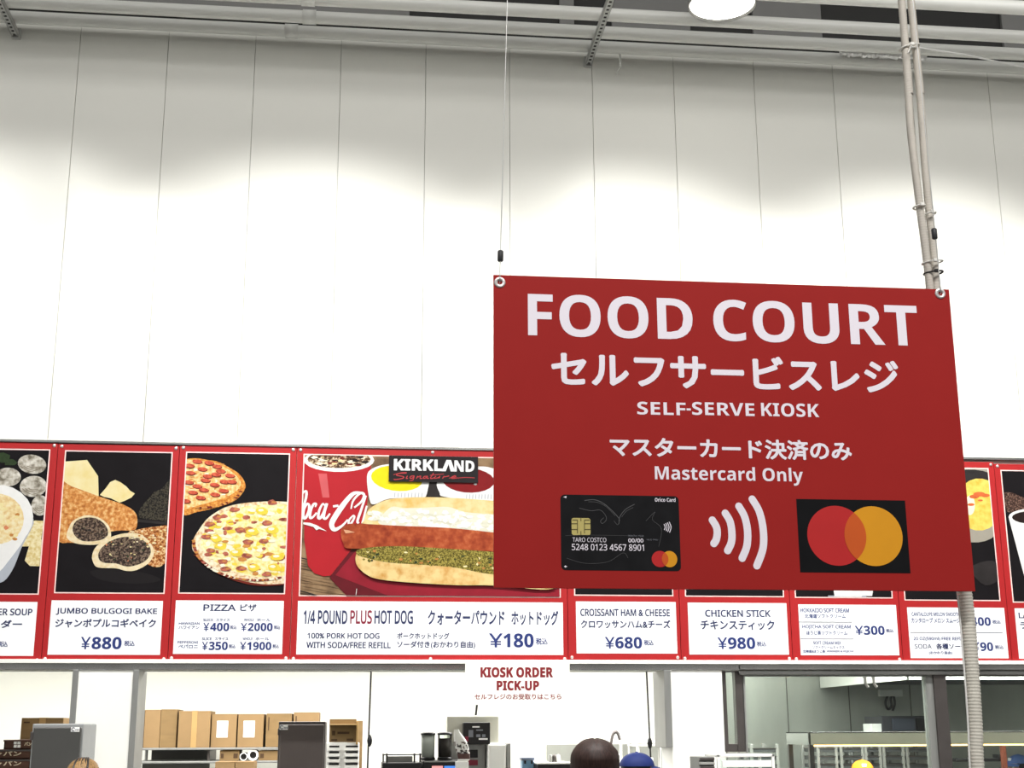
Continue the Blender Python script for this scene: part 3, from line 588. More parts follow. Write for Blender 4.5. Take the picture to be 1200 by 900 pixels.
a.s(saus, (272, 490), (300, 452), (360, 443), (600, 455), (900, 468), (1170, 495), (1500, 530), (1540, 580), (1500, 630), (1170, 607), (900, 592), (600, 582), (330, 590), (288, 560)); a.p(MD('sausage_tip', (226, 170, 130), .1), (288, 478), (318, 482), (355, 494), (300, 500))
a.s(bunb, (358, 640), (375, 615), (420, 640), (560, 670), (750, 682), (950, 700), (1170, 735), (1500, 740), (1540, 790), (1480, 830), (1170, 806), (960, 804), (700, 790), (500, 770), (420, 740), (368, 690))
a.s(relish, (362, 618), (400, 588), (600, 575), (900, 590), (1170, 610), (1500, 640), (1500, 750), (1170, 742), (950, 702), (750, 684), (560, 672), (420, 645))
for k in range(150): x = random.uniform(400, 1460); a.blob(random.choice([relish, gold2, leaf, cheese]) if random.random() < .35 else relish, x, 630+.06*(x-400)+random.uniform(-35, 35), random.uniform(6, 14), random.uniform(4, 9))
ART.append(a)
# croissant, chicken stick, soft cream: mostly behind the hanging sign
a = Art(4, 660, 530, 5); a.bg(dark); a.s(crust, (100, 600), (150, 400), (330, 320), (540, 400), (590, 600), (450, 700), (240, 710)); a.s(cheese, (130, 600), (350, 560), (570, 600), (350, 650)); a.s(pep, (140, 615), (350, 590), (560, 615), (350, 660)); a.s(crust2, (110, 640), (350, 640), (580, 640), (480, 750), (220, 750)); ART.append(a)
a = Art(5, 790, 530, 5); a.bg(dark)
for k in range(3): a.s(fried, (80+k*40, 380+k*110), (160+k*40, 330+k*110), (500+k*20, 400+k*100), (560, 450+k*100), (480, 480+k*100), (140, 440+k*110))
ART.append(a)
a = Art(6, 920, 530, 5); a.bg(dark)
for k in range(5): a.e(cupw if k % 2 else toppw, 400, 520-k*70, 150-k*28, 62-k*6)
a.p(cupw, (240, 540), (560, 540), (510, 842), (290, 842)); a.p(cupgrey, (250, 840), (480, 838), (470, 862), (270, 864)); a.p(cupw, (285, 842), (452, 840), (448, 848), (290, 852)); ART.append(a)
a = Art(7, 1120, 530, 3.4615); a.bg(dark); a.s(bowlg, (-90, 60), (140, 60), (140, 120), (-90, 140)); a.e(dark2, 60, 130, 120, 60); a.e(bowlg, 78, 300, 100, 66); a.e(melon, 95, 212, 96, 106)
a.e(toppw, 58, 215, 20, 40)
for x, y, r in ((75, 180, 20), (95, 170, 24), (120, 175, 18), (62, 212, 14), (100, 195, 10)): a.e(melonr, x, y, r, r*.4)
a.s(dark2, (60, 470), (150, 440), (190, 500), (120, 540)); ART.append(a)
a = Art(8, 1120, 530, 3.4615); a.bg(dark); a.s(beans, (190, 170), (230, 165), (300, 190), (420, 190), (420, 260), (230, 245), (205, 230))
a.p(cupw, (214, 262), (420, 262), (380, 560), (292, 556)); a.e(cupw, 318, 262, 104, 34); a.e(coffee, 320, 264, 92, 27); ART.append(a)

class Card:
    def __init__(s, k, t):
        r = CR[k]; b = MB(); b.rect(r[0], r[2], r[1], r[3], B1, cardwhite); s.o = b.build('price_card', t)
    def ptext(s, *q): MB().ptext(*q).build('lettering', s.o)
    def rule(s, px0, px1, py):
        q, r = W(px0, py, B2), W(px1, py, B2); MB().rect(q.x, r.z, r.x, r.z+.005, B2, greyink).build('rule', s.o)
def YZ(c, px0, py0, px1, py1): MB().ptext('税込', px0, py0, px1, py1, B2, navy, .026).build('tax_note', c.o)
def price(c, t, yen, px0, py0, px1, py1, tax):
    b = MB(); num = yen; q0, q1 = W(px0-.5, py1, B2), W(num-.8, py0, B2); w, h = q1.x-q0.x, q1.z-q0.z
    P = lambda u, v: (q0.x+u*w, q0.z+v*h)
    for j, q in enumerate((((0, 1), (.2, 1), (.58, .5), (.42, .42)), ((1, 1), (.8, 1), (.42, .5), (.58, .42)), ((.41, 0), (.59, 0), (.59, .5), (.41, .5)), ((.12, .36), (.88, .36), (.88, .46), (.12, .46)), ((.12, .18), (.88, .18), (.88, .28), (.12, .28)))):
        b.flat([P(*v) for v in q], B2-j*.00004, navy)
    b.ptext(BO(t), num, py0, px1, py1, B2, navy, .012); tag(b.build('price', c.o), 'navy price figures')
    if tax: YZ(c, *tax)
def words1(c, p):
    c.ptext(SA('CLAM CHOWDER SOUP'), -71, 713, 38, 721, B2, slate, .03); c.ptext('クラムチャウダー', -78, 726.5, 26, 736, B2, slate, .032); YZ(p, -3, 751.5, 9, 758)
def words2(c, p):
    c.ptext(SA('JUMBO BULGOGI BAKE'), 65.7, 712.6, 184.2, 720.8, B2, slate, .03); c.ptext('ジャンボプルコギベイク', 64.6, 725, 182.8, 735.6, B2, slate, .032); price(p, '880', 107.5, 94.4, 746.4, 142.5, 760.8, (145.5, 750.6, 157.8, 757.3))
def words3(c, p):
    c.ptext(SA('PIZZA'), 238.3, 708.3, 276.5, 716, B2, slate, .025); c.ptext('ピザ', 281.5, 708, 300.5, 716.3, B2, slate, .025)
    for dx, dy, nm, jp, q1, q2 in ((0, 0, 'HAWAIIAN', 'ハワイアン', '400', '2000'), (-1.6, 22.2, 'PEPPERONI', 'ペパロニ', '350', '1900')):
        c.ptext(SA(nm), 209.6+dx, 729+dy, 234+dx, 732+dy, B2, pale, .03); c.ptext(jp, 209.3+dx*.2, 733.2+dy, 233.5+dx, 737.4+dy, B2, pale, .03)
        for x0 in (238.2, 286): c.ptext(SA('SLICE') if x0 < 250 else SA('WHOLE'), x0+dx, 724.8+dy, x0+11.5+dx, 728+dy, B2, pale, .03); c.ptext('スライス' if x0 < 250 else 'ホール', x0+15+dx, 724.8+dy, x0+31+dx, 728.2+dy, B2, pale, .03)
        price(p, q1, 246.3+dx, 238.3+dx, 729.8+dy, 268.6+dx, 739.6+dy, (269.8+dx, 732.8+dy, 277.4+dx, 737.4+dy)); price(p, q2, 290.5+dx*.6, 282.3+dx*.6, 730+dy, 319.6+dx, 739.6+dy, (321+dx, 732.8+dy, 328.4+dx, 737.4+dy))
def words4(c, p):
    c.ptext(SA('1/4 POUND'), 355.8, 715, 407, 731.5, B2, slate, .032); c.ptext(SA('PLUS'), 410.4, 715, 436, 731.3, B2, maroon, .03); c.ptext(SA('HOT DOG'), 438.8, 715.2, 484, 731.4, B2, slate, .032); c.ptext('クォーターパウンド', 501.4, 715, 591.3, 732.6, B2, slate, .03); c.ptext('ホットドッグ', 599.2, 715.5, 654.4, 732.8, B2, slate, .03)
    c.ptext(SA('100% PORK HOT DOG'), 360.3, 741.8, 444.8, 748.5, B2, slate, .03); c.ptext(SA('WITH SODA/FREE REFILL'), 359, 752.3, 458, 759.6, B2, slate, .03); c.ptext('ポークホットドッグ', 465.3, 741.4, 526.6, 749, B2, slate, .03); c.ptext('ソーダ付き(おかわり自由)', 465.3, 751.2, 556.9, 760.4, B2, slate, .03)
    price(p, '180', 590, 573.3, 742.2, 625.5, 758.8, (628, 747.5, 641.7, 755.6))
def words5(c, p):
    c.ptext(SA('CROISSANT HAM & CHEESE'), 680, 713.6, 785, 722.2, B2, slate, .03); c.ptext('クロワッサンハム&チーズ', 680.6, 726.4, 785.7, 736.5, B2, slate, .03); price(p, '680', 721, 709.5, 746.4, 752.4, 760, (754.7, 749.6, 765.7, 756.4))
def words6(c, p):
    c.ptext(SA('CHICKEN STICK'), 826.3, 714.7, 903, 723, B2, slate, .03); c.ptext('チキンスティック', 821, 726.8, 907.6, 738.2, B2, slate, .03); price(p, '980', 853, 841.6, 746.8, 885, 760.6, (887, 751.6, 897.8, 757.6))
def words7(c, p):
    for t, j, x0, y0 in (('HOKKAIDO SOFT CREAM', '北海道ソフトクリーム', 938, 712.6), ('HOJICHA SOFT CREAM', 'ほうじ茶ソフトクリーム', 940, 732.3)): c.ptext(SA(t), x0, y0, x0+57, y0+5.2, B2, pale, .03); c.ptext(j, x0+5, y0+6.8, x0+53, y0+12, B2, pale, .03)
    c.ptext(SA('SOFT CREAM MIX'), 953, 751.4, 985.5, 755.4, B2, pale, .03); c.ptext('ソフトクリームミックス', 952, 756.8, 989.6, 760.3, B2, pale, .03); c.ptext('北海道&ほうじ茶', 940.8, 761.4, 967, 765, B2, pale, .03); c.ptext(SA('HOKKAIDO & HOJICHA'), 969, 761.8, 1000.4, 765, B2, pale, .03)
    c.rule(936, 998.5, 729.6); c.rule(938, 1000.5, 749.3)
    price(p, '300', 1012.2, 1002.6, 733.4, 1036.7, 744, (1038.4, 736.8, 1047, 741.2))
def words8(c, p):
    c.ptext(SA('CANTALOUPE MELON SMOOTHIE'), 1068.4, 717.5, 1128, 722, B2, pale, .03); c.ptext('カンタロープ メロン スムージー', 1068, 724, 1129, 730, B2, pale, .03)
    c.rule(1067, 1175, 742)
    c.ptext(SA('20 OZ(590ml) FREE REFILL'), 1070.5, 746.3, 1131, 751.4, B2, pale, .03); c.ptext(SA('SODA'), 1071.8, 754.7, 1091.7, 760.2, B2, slate, .01); c.ptext('各種ソーダ', 1097, 754, 1133, 760.8, B2, slate, .03); c.ptext('(おかわり自由)', 1088.6, 763, 1115.8, 767.2, B2, pale, .03)
    price(p, '400', 1137.6, 1128, 723.2, 1161, 733.4, None); YZ(p, 1163, 726.5, 1172.6, 731); price(p, '90', 1148.7, 1138.6, 752.6, 1163.8, 763, (1166, 756, 1176, 760.6))
def words9(c, p): c.ptext(SA('LATTE'), 1193.6, 717.8, 1222, 724.6, B2, slate, .03); c.ptext('ラテ', 1195.5, 729, 1216, 737, B2, slate, .03)
WORDS = [words1, words2, words3, words4, words5, words6, words7, words8, words9]
for k in range(9):
    x0, x1 = seam[k]+.0015, seam[k+1]-.0015; zt, zb = PR[k][3]+.042, CR[k][2]-.040
    t = thing('menu_board', LABELS[k], 'menu board', ((x0+x1)/2, MY, zb), 'menu boards in the row')
    b = MB(); b.box((x0, MY, zb), (x1, -.002, zt), menured, .0015); b.build('panel', t)
    ph = ART[k].b.build('food_photo', t)
    cdo = Card(k, t); WORDS[k](cdo, cdo)
    sc = [(x0+.022, zt-.017), (x1-.022, zt-.017), (x0+.022, zb+.015), (x1-.022, zb+.015)]
    if k == 3: sc += [((x0+x1)/2, zt-.017), ((x0+x1)/2, zb+.015)]
    for sx, sz in sc:
        s_ = MB(); s_.lathe([(.0105, 0), (.0105, -.003), (.008, -.0055), (0, -.0055)], (sx, MY, sz), metalring, 14, 'y'); s_.build('screw', t)
    if k == 3:
        q0, q1 = W(455.3, 564.7, B4-.004), W(560, 536, B4-.004); Yl = ART[3].Y-.0004
        lb = MB(); lb.rect(q0.x, q0.z, q1.x, q1.z, Yl, logob); Yl -= .0004
        lb.ptext(BO('KIRKL'), 461.5, 538.2, 518.6, 551.6, Yl, logow, .022); lb.ptext(BO('ND'), 532.4, 539.6, 556, 552.8, Yl, logow, .022)
        lb.flat([(W(x, y, Yl).x, W(x, y, Yl).z) for x, y in ((517.5, 552.2), (523.2, 538.9), (528.6, 539.1), (533.2, 552.5), (528.2, 552.4), (525.6, 543.8), (522.4, 552.3))], Yl, logow)
        def sg(w, *pts): stroke(lb, [(W(440+x/8, 525+y/8, Yl).x, W(440+x/8, 525+y/8, Yl).z) for x, y in pts], w*.0055/8, Yl, logor, (q0.x, q1.x, q0.z, q1.z))
        sg(9, (290, 236), (215, 240), (200, 256), (260, 268), (255, 284), (190, 296), (172, 292)); sg(6, (170, 250), (240, 232), (292, 230)); sg(8, (300, 262), (288, 284), (304, 284)); sg(8, (364, 262), (330, 266), (326, 284), (350, 280), (364, 262), (350, 300), (318, 308)); sg(8, (384, 286), (396, 264), (398, 272), (424, 262), (418, 284), (440, 284))
        sg(8, (486, 264), (456, 268), (450, 284), (472, 280), (488, 264), (484, 284), (500, 284)); sg(9, (545, 236), (516, 280), (530, 286), (556, 276)); sg(6, (512, 256), (640, 244)); sg(8, (566, 264), (554, 284), (590, 278), (604, 264), (596, 284)); sg(8, (628, 286), (644, 264), (646, 270), (690, 262)); sg(8, (716, 276), (752, 270), (744, 260), (712, 276), (722, 286), (770, 280)); sg(6, (690, 284), (716, 276)); sg(6, (770, 282), (840, 276), (930, 280))
        lb.build('brand_plate', ph)
mzt = max(PR[k][3] for k in range(9))+.044
b = MB(); b.box((seam[0], -.04, mzt), (seam[9], .005, mzt+.004), steel); b.box((seam[0], -.012, mzt), (seam[9], .005, mzt+.02), steel); struct('trim_4', b)
# the pick-up sign under the hot dog board
KY = -.06; t = thing('pickup_sign', 'white sign reading KIOSK ORDER PICK-UP in dark red, under the menu', 'sign', (W(606, 826, KY).x, KY, W(606, 826, KY).z))
q0, q1 = W(545, 826, KY), W(667.5, 774.5, KY); b = MB(); b.box((q0.x, KY, q0.z), (q1.x, KY+.006, q1.z), whitem, .001); b.build('panel', t)
b = MB(); b.ptext(BO('KIOSK ORDER'), 563, 781.8, 648, 794, KY-.0008, pinkred, .03); b.ptext(BO('PICK-UP'), 582, 797.6, 631.8, 809.2, KY-.0008, pinkred, .03); b.build('lettering', t)
b = MB(); b.ptext('セルフレジのお受取りはこちら', 556, 813, 657.8, 819.8, KY-.0008, pinkred, .02); b.build('japanese_lettering', t)

# ------------------------------------------------------------------ behind and in front of the counter
def pb(px0, py0, px1, py1, Y, dep, zlo=None):
    xm = (px0+px1)/2; ym = (py0+py1)/2
    return [W(px0, ym, Y).x, Y, W(xm, py1, Y).z if zlo is None else zlo], [W(px1, ym, Y).x, Y+dep, W(xm, py0, Y).z]
def cen(lo, hi): return ((lo[0]+hi[0])/2, (lo[1]+hi[1])/2, lo[2])
# windows on the right: frames and panes
def window(name, pxs, py_top, zlow, Y, left, right, bottom, fm):
    a, c = W(pxs[0], 830, Y).x, W(pxs[1], 830, Y).x; zt = W(sum(pxs)/2, py_top, Y).z
    b = MB()
    b.box((a-.001, Y, zlow), (a+left, Y+.07, zt), fm, .003); b.box((c-right, Y, zlow), (c+.001, Y+.07, zt), fm, .003)
    b.box((a+left, Y+.004, zlow), (c-right, Y+.066, zlow+bottom), fm, .003); b.box((a+left, Y+.004, zt-.02), (c-right, Y+.066, zt), fm, .003)
    f = struct(name, b); g = MB(); g.box((a+left, Y+.03, zlow+bottom), (c-right, Y+.036, zt-.02), glassm); struct('window_pane', g, f); return f
window('window_1', (847, 871.6), 784, W(860, 881, 0).z, 0.02, .03, .05, .05, darksteel)
window('window_2', (872.6, 1096.5), 789, .99, 0.02, .012, .055, .04, brushed)
window('window_3', (1097, 1330), 789, .99, 0.0, .085, .03, .04, darksteel)

# tall grey cabinet standing before the counter, with a sticker
def cabinet(name, label, cat, front, Y, dep, mf, ms, sticker, hinge=True):
    lo, hi = pb(*front, 900, Y, dep, 0.0) if len(front) == 3 else pb(*front, Y, dep, 0.0)
    t = thing(name, label, cat, cen(lo, hi)); b = MB(); b.box((lo[0], lo[1]+.03, .04), tuple(hi), ms, .006)
    for sx in (lo[0]+.05, hi[0]-.05):
        for sy_ in (lo[1]+.07, hi[1]-.05): b.box((sx-.02, sy_-.02, 0), (sx+.02, sy_+.02, .045), blackm)
    b.build('body', t)
    b = MB(); b.box((lo[0]+.012, lo[1], .1), (hi[0]-.008, lo[1]+.028, hi[2]-.02), mf, .006); d = b.build('door', t)
    b = MB(); b.box((lo[0]+.03, lo[1]-.03, 1.0), (lo[0]+.05, lo[1], 1.3), darksteel, .006); b.build('handle', d)
    if hinge: b = MB(); b.box((lo[0]-.004, lo[1]+.005, hi[2]-.09), (lo[0]+.014, lo[1]+.03, hi[2]-.045), darksteel, .003); b.build('hinge', d)
    q0, q1 = W(sticker[0], sticker[3], lo[1]), W(sticker[2], sticker[1], lo[1]); b = MB(); b.rect(q0.x, q0.z, q1.x, q1.z, lo[1]-.001, paper)
    w_, h_ = q1.x-q0.x, q1.z-q0.z; Yk = lo[1]-.0015
    stroke(b, [(q0.x+w_*u, q0.z+h_*v) for u, v in ((.42, .75), (.2, .85), (.1, .5), (.2, .2), (.42, .25))], .006, Yk, greyink, (q0.x, q1.x, q0.z, q1.z))
    for u in (.52, .68, .84): b.rect(q0.x+w_*u, q0.z+h_*.2, q0.x+w_*(u+.11), q0.z+h_*.55, Yk, greyink)
    tag(b.build('sticker', d), 'white sticker'); return t
cabinet('steel_cabinet', 'tall grey steel cabinet with a white sticker, lower left before the white pier', 'cabinet', (35, 848, 95.5, 900), -.65, .43, fridgem, fridgeside, (83, 852, 93.5, 857.5))
cabinet('steel_cabinet', 'tall brown-grey steel cabinet standing in front of the shelved cartons', 'cabinet', (325.5, 845.5, 381, 900), .75, .5, cabm, darksteel, (327.5, 849.5, 337.5, 855.2))

# racks
def rack(name, label, x0, x1, y0, y1, zs, ztop, m=brushed, cat='shelf', lip=.03):
    t = thing(name, label, cat, ((x0+x1)/2, (y0+y1)/2, 0))
    for x in (x0+.015, x1-.015):
        for y in (y0+.015, y1-.015):
            b = MB(); b.tube([(x, y, 0), (x, y, ztop)], .013, m, 10); b.build('leg', t)
    for z in zs: b = MB(); b.box((x0, y0, z-lip), (x1, y1, z), m, .004); b.build('shelf', t)
    return t
# bread trays and the carton at far left
zt = W(18, 903, .95).z
rack('steel_rack', 'steel rack under the brown bread trays in the lower left corner', W(-40, 880, .95).x, W(76, 880, .95).x, .9, 1.75, [zt], zt, cat='rack')
zs_ = [zt]+[W(18, y, .95).z for y in (889.6, 878, 866.5)]
cl = ['lowest in view of the brown bread trays lettered in cream', 'second of the brown bread trays, lettered in cream', 'topmost brown bread tray, with four white squares']
for k in range(3):
    x0, x1 = (W(-34, 880, .95).x, W(37, 880, .95).x) if k < 2 else (W(4, 880, .95).x, W(40, 880, .95).x)
    z0, z1 = zs_[k], zs_[k+1]-.002
    t = thing('bread_tray', cl[k], 'tray', ((x0+x1)/2, 1.1, z0), 'stacked bread trays')
    b = MB(); b.box((x0, .95, z0), (x1, 1.3, z0+.008), brownbox); b.box((x0, .95, z0), (x1, .962, z1), brownbox, .002); b.box((x0, 1.288, z0), (x1, 1.3, z1), brownbox, .002); b.box((x0, .95, z0), (x0+.012, 1.3, z1), brownbox, .002); b.box((x1-.012, .95, z0), (x1, 1.3, z1), brownbox, .002)
    b.build('body', t)
    b = MB(); b.box((x0-.004, .944, z1-.012), (x1+.004, .962, z1), darksteel if k < 2 else brownbox, .002); b.build('rim', t)
    b = MB()
    if k < 2:
        oy = 0 if k else 11.5
        b.ptext('ジャパン', -18-k*0, 880.2+oy, 25, 886.4+oy, .9485, cream, .03)
    else:
        for i in range(2):
            for j in range(2): q = W(16.2+4.3*i, 869+3.9*j, .949); b.rect(q.x, q.z-.018, q.x+.02, q.z, .949, paper)
        b.ptext('パン', 28.5, 869.5, 37, 874, .949, cream, .05)
    b.build('lettering', t)
def carton(label, px0, py0, px1, py1, Y, dep, m=cardboard, group='cartons on the back shelf', zlo=None, lab=None, strip=True, seamv=False, prints=()):
    lo, hi = pb(px0, py0, px1, py1, Y, dep, zlo); t = thing('cardboard_box', label, 'box', cen(lo, hi), group)
    b = MB(); b.box(tuple(lo), tuple(hi), m, .003); w_ = hi[0]-lo[0]; h_ = hi[2]-lo[2]
    b.box((lo[0]+.001, lo[1]-.001, hi[2]-.006), (hi[0]-.001, hi[1], hi[2]+.002), m, .001); b.build('body', t)
    xm = (lo[0]+hi[0])/2
    if strip: b = MB(); b.box((xm-.022, lo[1]-.0015, lo[2]+h_*(0 if seamv else .62)), (xm+.022, lo[1], hi[2]+.003), tape); b.box((xm-.022, lo[1]-.0015, hi[2]+.002), (xm+.022, hi[1], hi[2]+.0035), tape); b.build('tape', t)
    if lab:
        q = [lo[0]+w_*lab[0], lo[2]+h_*lab[1], lo[0]+w_*lab[2], lo[2]+h_*lab[3]]; b = MB(); b.box((q[0], lo[1]-.003, q[1]), (q[2], lo[1]-.0005, q[3]), paper); tag(b.build('paper_label', t), 'white paper label')
    if prints:
        b = MB()
        for u0, v0, u1, v1 in prints: b.rect(lo[0]+w_*u0, lo[2]+h_*v0, lo[0]+w_*u1, lo[2]+h_*v1, lo[1]-.002, cdark)
        b.build('print', t)
    return t
carton('brown cardboard box behind the bread trays and the grey cabinet', 23, 841.5, 72.5, 900, 1.35, .36, cardboard, None, zt, prints=((.06, .9, .2, .93),))
# the back shelf with its row of cartons
SYk = 2.95; zsh = W(240, 876.2, SYk).z; xa, xb = W(157, 870, SYk).x, W(374, 870, SYk).x
zs2 = W(290, 891.5, SYk).z
rack('steel_shelf', 'long steel shelf carrying the row of cardboard cartons', xa, xb, SYk-.02, 3.6, [zsh, zs2], zsh-.002, brushed, lip=.018)
shf = [o for o in COL.objects if o.get('label', '').startswith('long steel shelf')][0]
xg0, xg1 = W(167, 880, SYk+.02).x, W(246, 880, SYk+.02).x; b = MB(); b.box((xg0, 3.5, zs2+.001), (xg1, 3.52, zsh-.02), fridgem); b.box((xg1-.02, SYk+.03, zs2+.001), (xg1, 3.5, zsh-.02), darksteel); b.box((xg0, SYk+.05, .3), (xg1, SYk+.07, zs2-.02), fridgem, .003); tag(b.build('back_panel', shf), 'grey steel panels of the left bay')
carton('narrow carton at the left end of the shelf row, half behind the steel guard', 160, 832.5, 168.6, 875, SYk, .4, cardboard, zlo=zsh+.001, strip=False)
carton('second carton in the shelf row, tall with a vertical seam', 169, 832, 187.4, 875, SYk, .4, cardboard2, zlo=zsh+.001, strip=False)
carton('third carton in the shelf row, tall and darker at its right edge', 187.8, 831.5, 207, 875, SYk, .4, cardboard, zlo=zsh+.001, strip=False)
carton('widest carton in the shelf row, closed with pale tape down its front', 208.8, 833.5, 246, 875, SYk-.02, .4, cardboard2, zlo=zsh+.001, seamv=True)
carton('carton with a white paper label, left one of the labelled pair', 247.5, 837, 277, 875, SYk, .38, cardboard2, zlo=zsh+.001, lab=(.22, .3, .66, .8), strip=False)
carton('carton with a white paper label, right one of the labelled pair', 278.6, 837, 308.6, 875, SYk, .38, cardboard2, zlo=zsh+.001, lab=(.22, .3, .66, .8), strip=False)
carton('plain carton right of the labelled pair, half behind the brown-grey cabinet', 311.6, 836.5, 341.6, 875, SYk, .38, cardboard, zlo=zsh+.001, prints=((.08, .5, .12, .9),), strip=False)
carton('last carton in the shelf row, above the top of the brown-grey cabinet', 343.6, 835, 373.8, 875, SYk, .38, cardboard2, zlo=zsh+.001, prints=((.08, .5, .12, .9),), strip=False)
carton('long flat carton on the lower shelf, left of the rolls', 257.5, 879.5, 280.5, 891, SYk, .3, cardboard, 'cartons on the lower shelf', zs2+.001, prints=((.06, .25, .2, .7), (.7, .25, .92, .7)), strip=False)
carton('long flat carton on the lower shelf, right of the rolls', 303, 879.5, 334, 891, SYk, .3, cardboard, 'cartons on the lower shelf', zs2+.001, prints=((.06, .25, .2, .7),), strip=False)
def roll(label, px, py, rpx, hpx):
    c = W(px, py, SYk); u = (SYk+DIST)/FOC; c.z = zs2+.001+rpx*u; b = MB()
    b.lathe([(hpx*u, 0), (rpx*u, 0), (rpx*u, .25), (hpx*u, .25), (hpx*u, 0)], (c.x, SYk-.01, c.z), white_pl, 28, 'y', False); b.lathe([(hpx*u*.99, .03), (0, .03)], (c.x, SYk-.01, c.z), blackm, 28, 'y')
    tag(b.build('paper_roll', None, (c.x, SYk, zs2)), label, 'roll', 'rolls on the lower shelf')
roll('small roll with a dark core on the lower shelf', 285.5, 886, 4.3, 3.4); roll('large white roll with a dark core on the lower shelf', 296.6, 884, 6.0, 3.8)
zlow = W(280, 910, 2.9).z
b3 = rack('steel_stand', 'low steel stand under the lower shelf', W(249, 900, 2.4).x, W(300, 900, 2.4).x, 2.38, 2.8, [zlow], zlow, cat='stand')
carton('carton on the low stand under the rolls, left one', 252, 893, 274.6, 905, 2.4, .35, cardboard2, 'cartons on the low stand', zlow, strip=False); carton('carton on the low stand under the rolls, right one', 275.6, 893, 297.5, 905, 2.4, .35, cardboard2, 'cartons on the low stand', zlow, strip=False)
# white drawer rack with an opened carton
lo, hi = pb(381.5, 870.5, 421, 900, 1.7, .45, 0); t = thing('drawer_rack', 'white rack of slotted trays right of the brown-grey cabinet', 'rack', cen(lo, hi))
b = MB(); b.box((lo[0], lo[1]+.02, 0), tuple(hi), white_pl, .004); b.build('body', t)
for j in range(2):
    for k in range(5):
        xa_ = lo[0]+(hi[0]-lo[0])*(.06+.5*j); xb_ = xa_+(hi[0]-lo[0])*(.36 if j == 0 else .42); z = hi[2]-.02-.042*k
        b = MB(); b.box((xa_, lo[1], z-.038), (xb_, lo[1]+.03, z-.012), white_pl, .003); b.box((xa_+.01, lo[1]-.001, z-.012), (xb_-.005, lo[1]+.02, z), blackm); b.build('tray', t)
carton('opened cardboard carton with a yellow edge on the white tray rack', 386, 843, 417.5, 870, 1.72, .36, cardboard, None, hi[2]+.004, strip=False, prints=((.1, .3, .22, .5), (.3, .36, .75, .46), (.08, .06, .3, .14), (.65, .06, .9, .16)))
t = [o for o in COL.objects if o.get('label', '').startswith('opened cardboard')][0]
q0, q1 = W(386, 850, 1.71), W(417.5, 846.5, 1.71); b = MB(); b.box((q0.x, 1.66, q0.z), (q1.x, 1.72, q0.z+.008), tape, .002); b.box((q1.x, 1.7, q0.z-.14), (q1.x+.016, 1.76, q0.z+.03), tape, .003); tag(b.build('flap', t), 'folded flap')
carton('narrow carton behind the opened carton on the white tray rack', 407, 845, 425, 870, 2.25, .3, cardboard, None, 0.0, strip=False)
# hanging cords
def cord(label, top, bot, ball, Y, m=blackm, zend=None):
    a, c = W(*top, Y), W(*bot, Y); a.z = rz0+.01; t = thing('hanging_cable', label, 'cord', tuple(a), 'cords hanging in the opening')
    b = MB(); b.tube([a, a.lerp(c, .5), c], .0055, m, 8); b.build('cord', t)
    q = W(*ball, Y); u = .022; b = MB(); b.lathe([(.004, -u*1.7), (.013, -u), (.017, 0), (.013, u), (.004, u*1.7)], tuple(q), m, 14); b.build('pull', t)
cord('black hanging cord with a bead, right of the white tray rack', (435, 784), (430.5, 905), (433.2, 868), .12); cord('thin dark cord hanging left of the second white pier', (757.5, 784), (762.5, 888), (761.5, 871), .12)
# coffee corner: counter, machines, hoppers, bag
ZC = .95; t = thing('back_counter', 'long steel counter carrying the coffee machines', 'counter', (W(540, 900, 1.3).x, 1.3, 0)); xk0, xk1 = W(440, 900, .9).x, W(680, 900, .9).x
b = MB(); b.box((xk0, .85, ZC-.04), (xk1, 1.75, ZC), steel, .006); b.build('worktop', t)
for x in (xk0+.05, xk1-.05):
    for y in (.9, 1.7): b = MB(); b.box((x-.02, y-.02, 0), (x+.02, y+.02, ZC-.04), brushed, .003); b.build('leg', t)
lo, hi = pb(448, 893.5, 494, 900, .95, .45, ZC); t = thing('coffee_machine', 'low black machine with a rail on top, left of the hoppers', 'machine', cen(lo, hi))
b = MB(); b.box(tuple(lo), tuple(hi), blackm, .01); b.build('body', t); q = W(470, 884, .95).z
b = MB(); b.box((lo[0]+.03, lo[1]+.05, hi[2]), (hi[0]-.06, lo[1]+.2, q-.012), greypl, .004); b.build('tray', t)
for x in (lo[0]+.006, lo[0]+.03, hi[0]-.05, hi[0]-.01): b = MB(); b.box((x-.006, lo[1], hi[2]), (x+.006, lo[1]+.016, q+.006), steel if x < lo[0]+.02 else blackm, .002); b.build('post', t)
b = MB(); b.box((lo[0], lo[1], q-.006), (hi[0], lo[1]+.014, q+.002), blackm, .002); b.build('rail', t)
lo, hi = pb(495.5, 891, 546, 900, .95, .29, ZC); t = thing('coffee_machine', 'black coffee machine with lit screens under the two hoppers', 'machine', cen(lo, hi)); zc = hi[2]
b = MB(); b.box(tuple(lo), tuple(hi), blackm, .012); b.box((lo[0]+.01, lo[1]-.004, hi[2]-.012), (hi[0]-.01, lo[1]+.01, hi[2]-.006), greypl); b.build('body', t)
for a_, m_, x0 in ((506, screenr, 519), (520.5, screenb, 534)): q0, q1 = W(a_, 912, .945), W(x0, 897.5, .945); b = MB(); b.box((q0.x, .944, q0.z), (q1.x, .95, q1.z), m_, .002); tag(b.build('screen', t), 'lit screen')
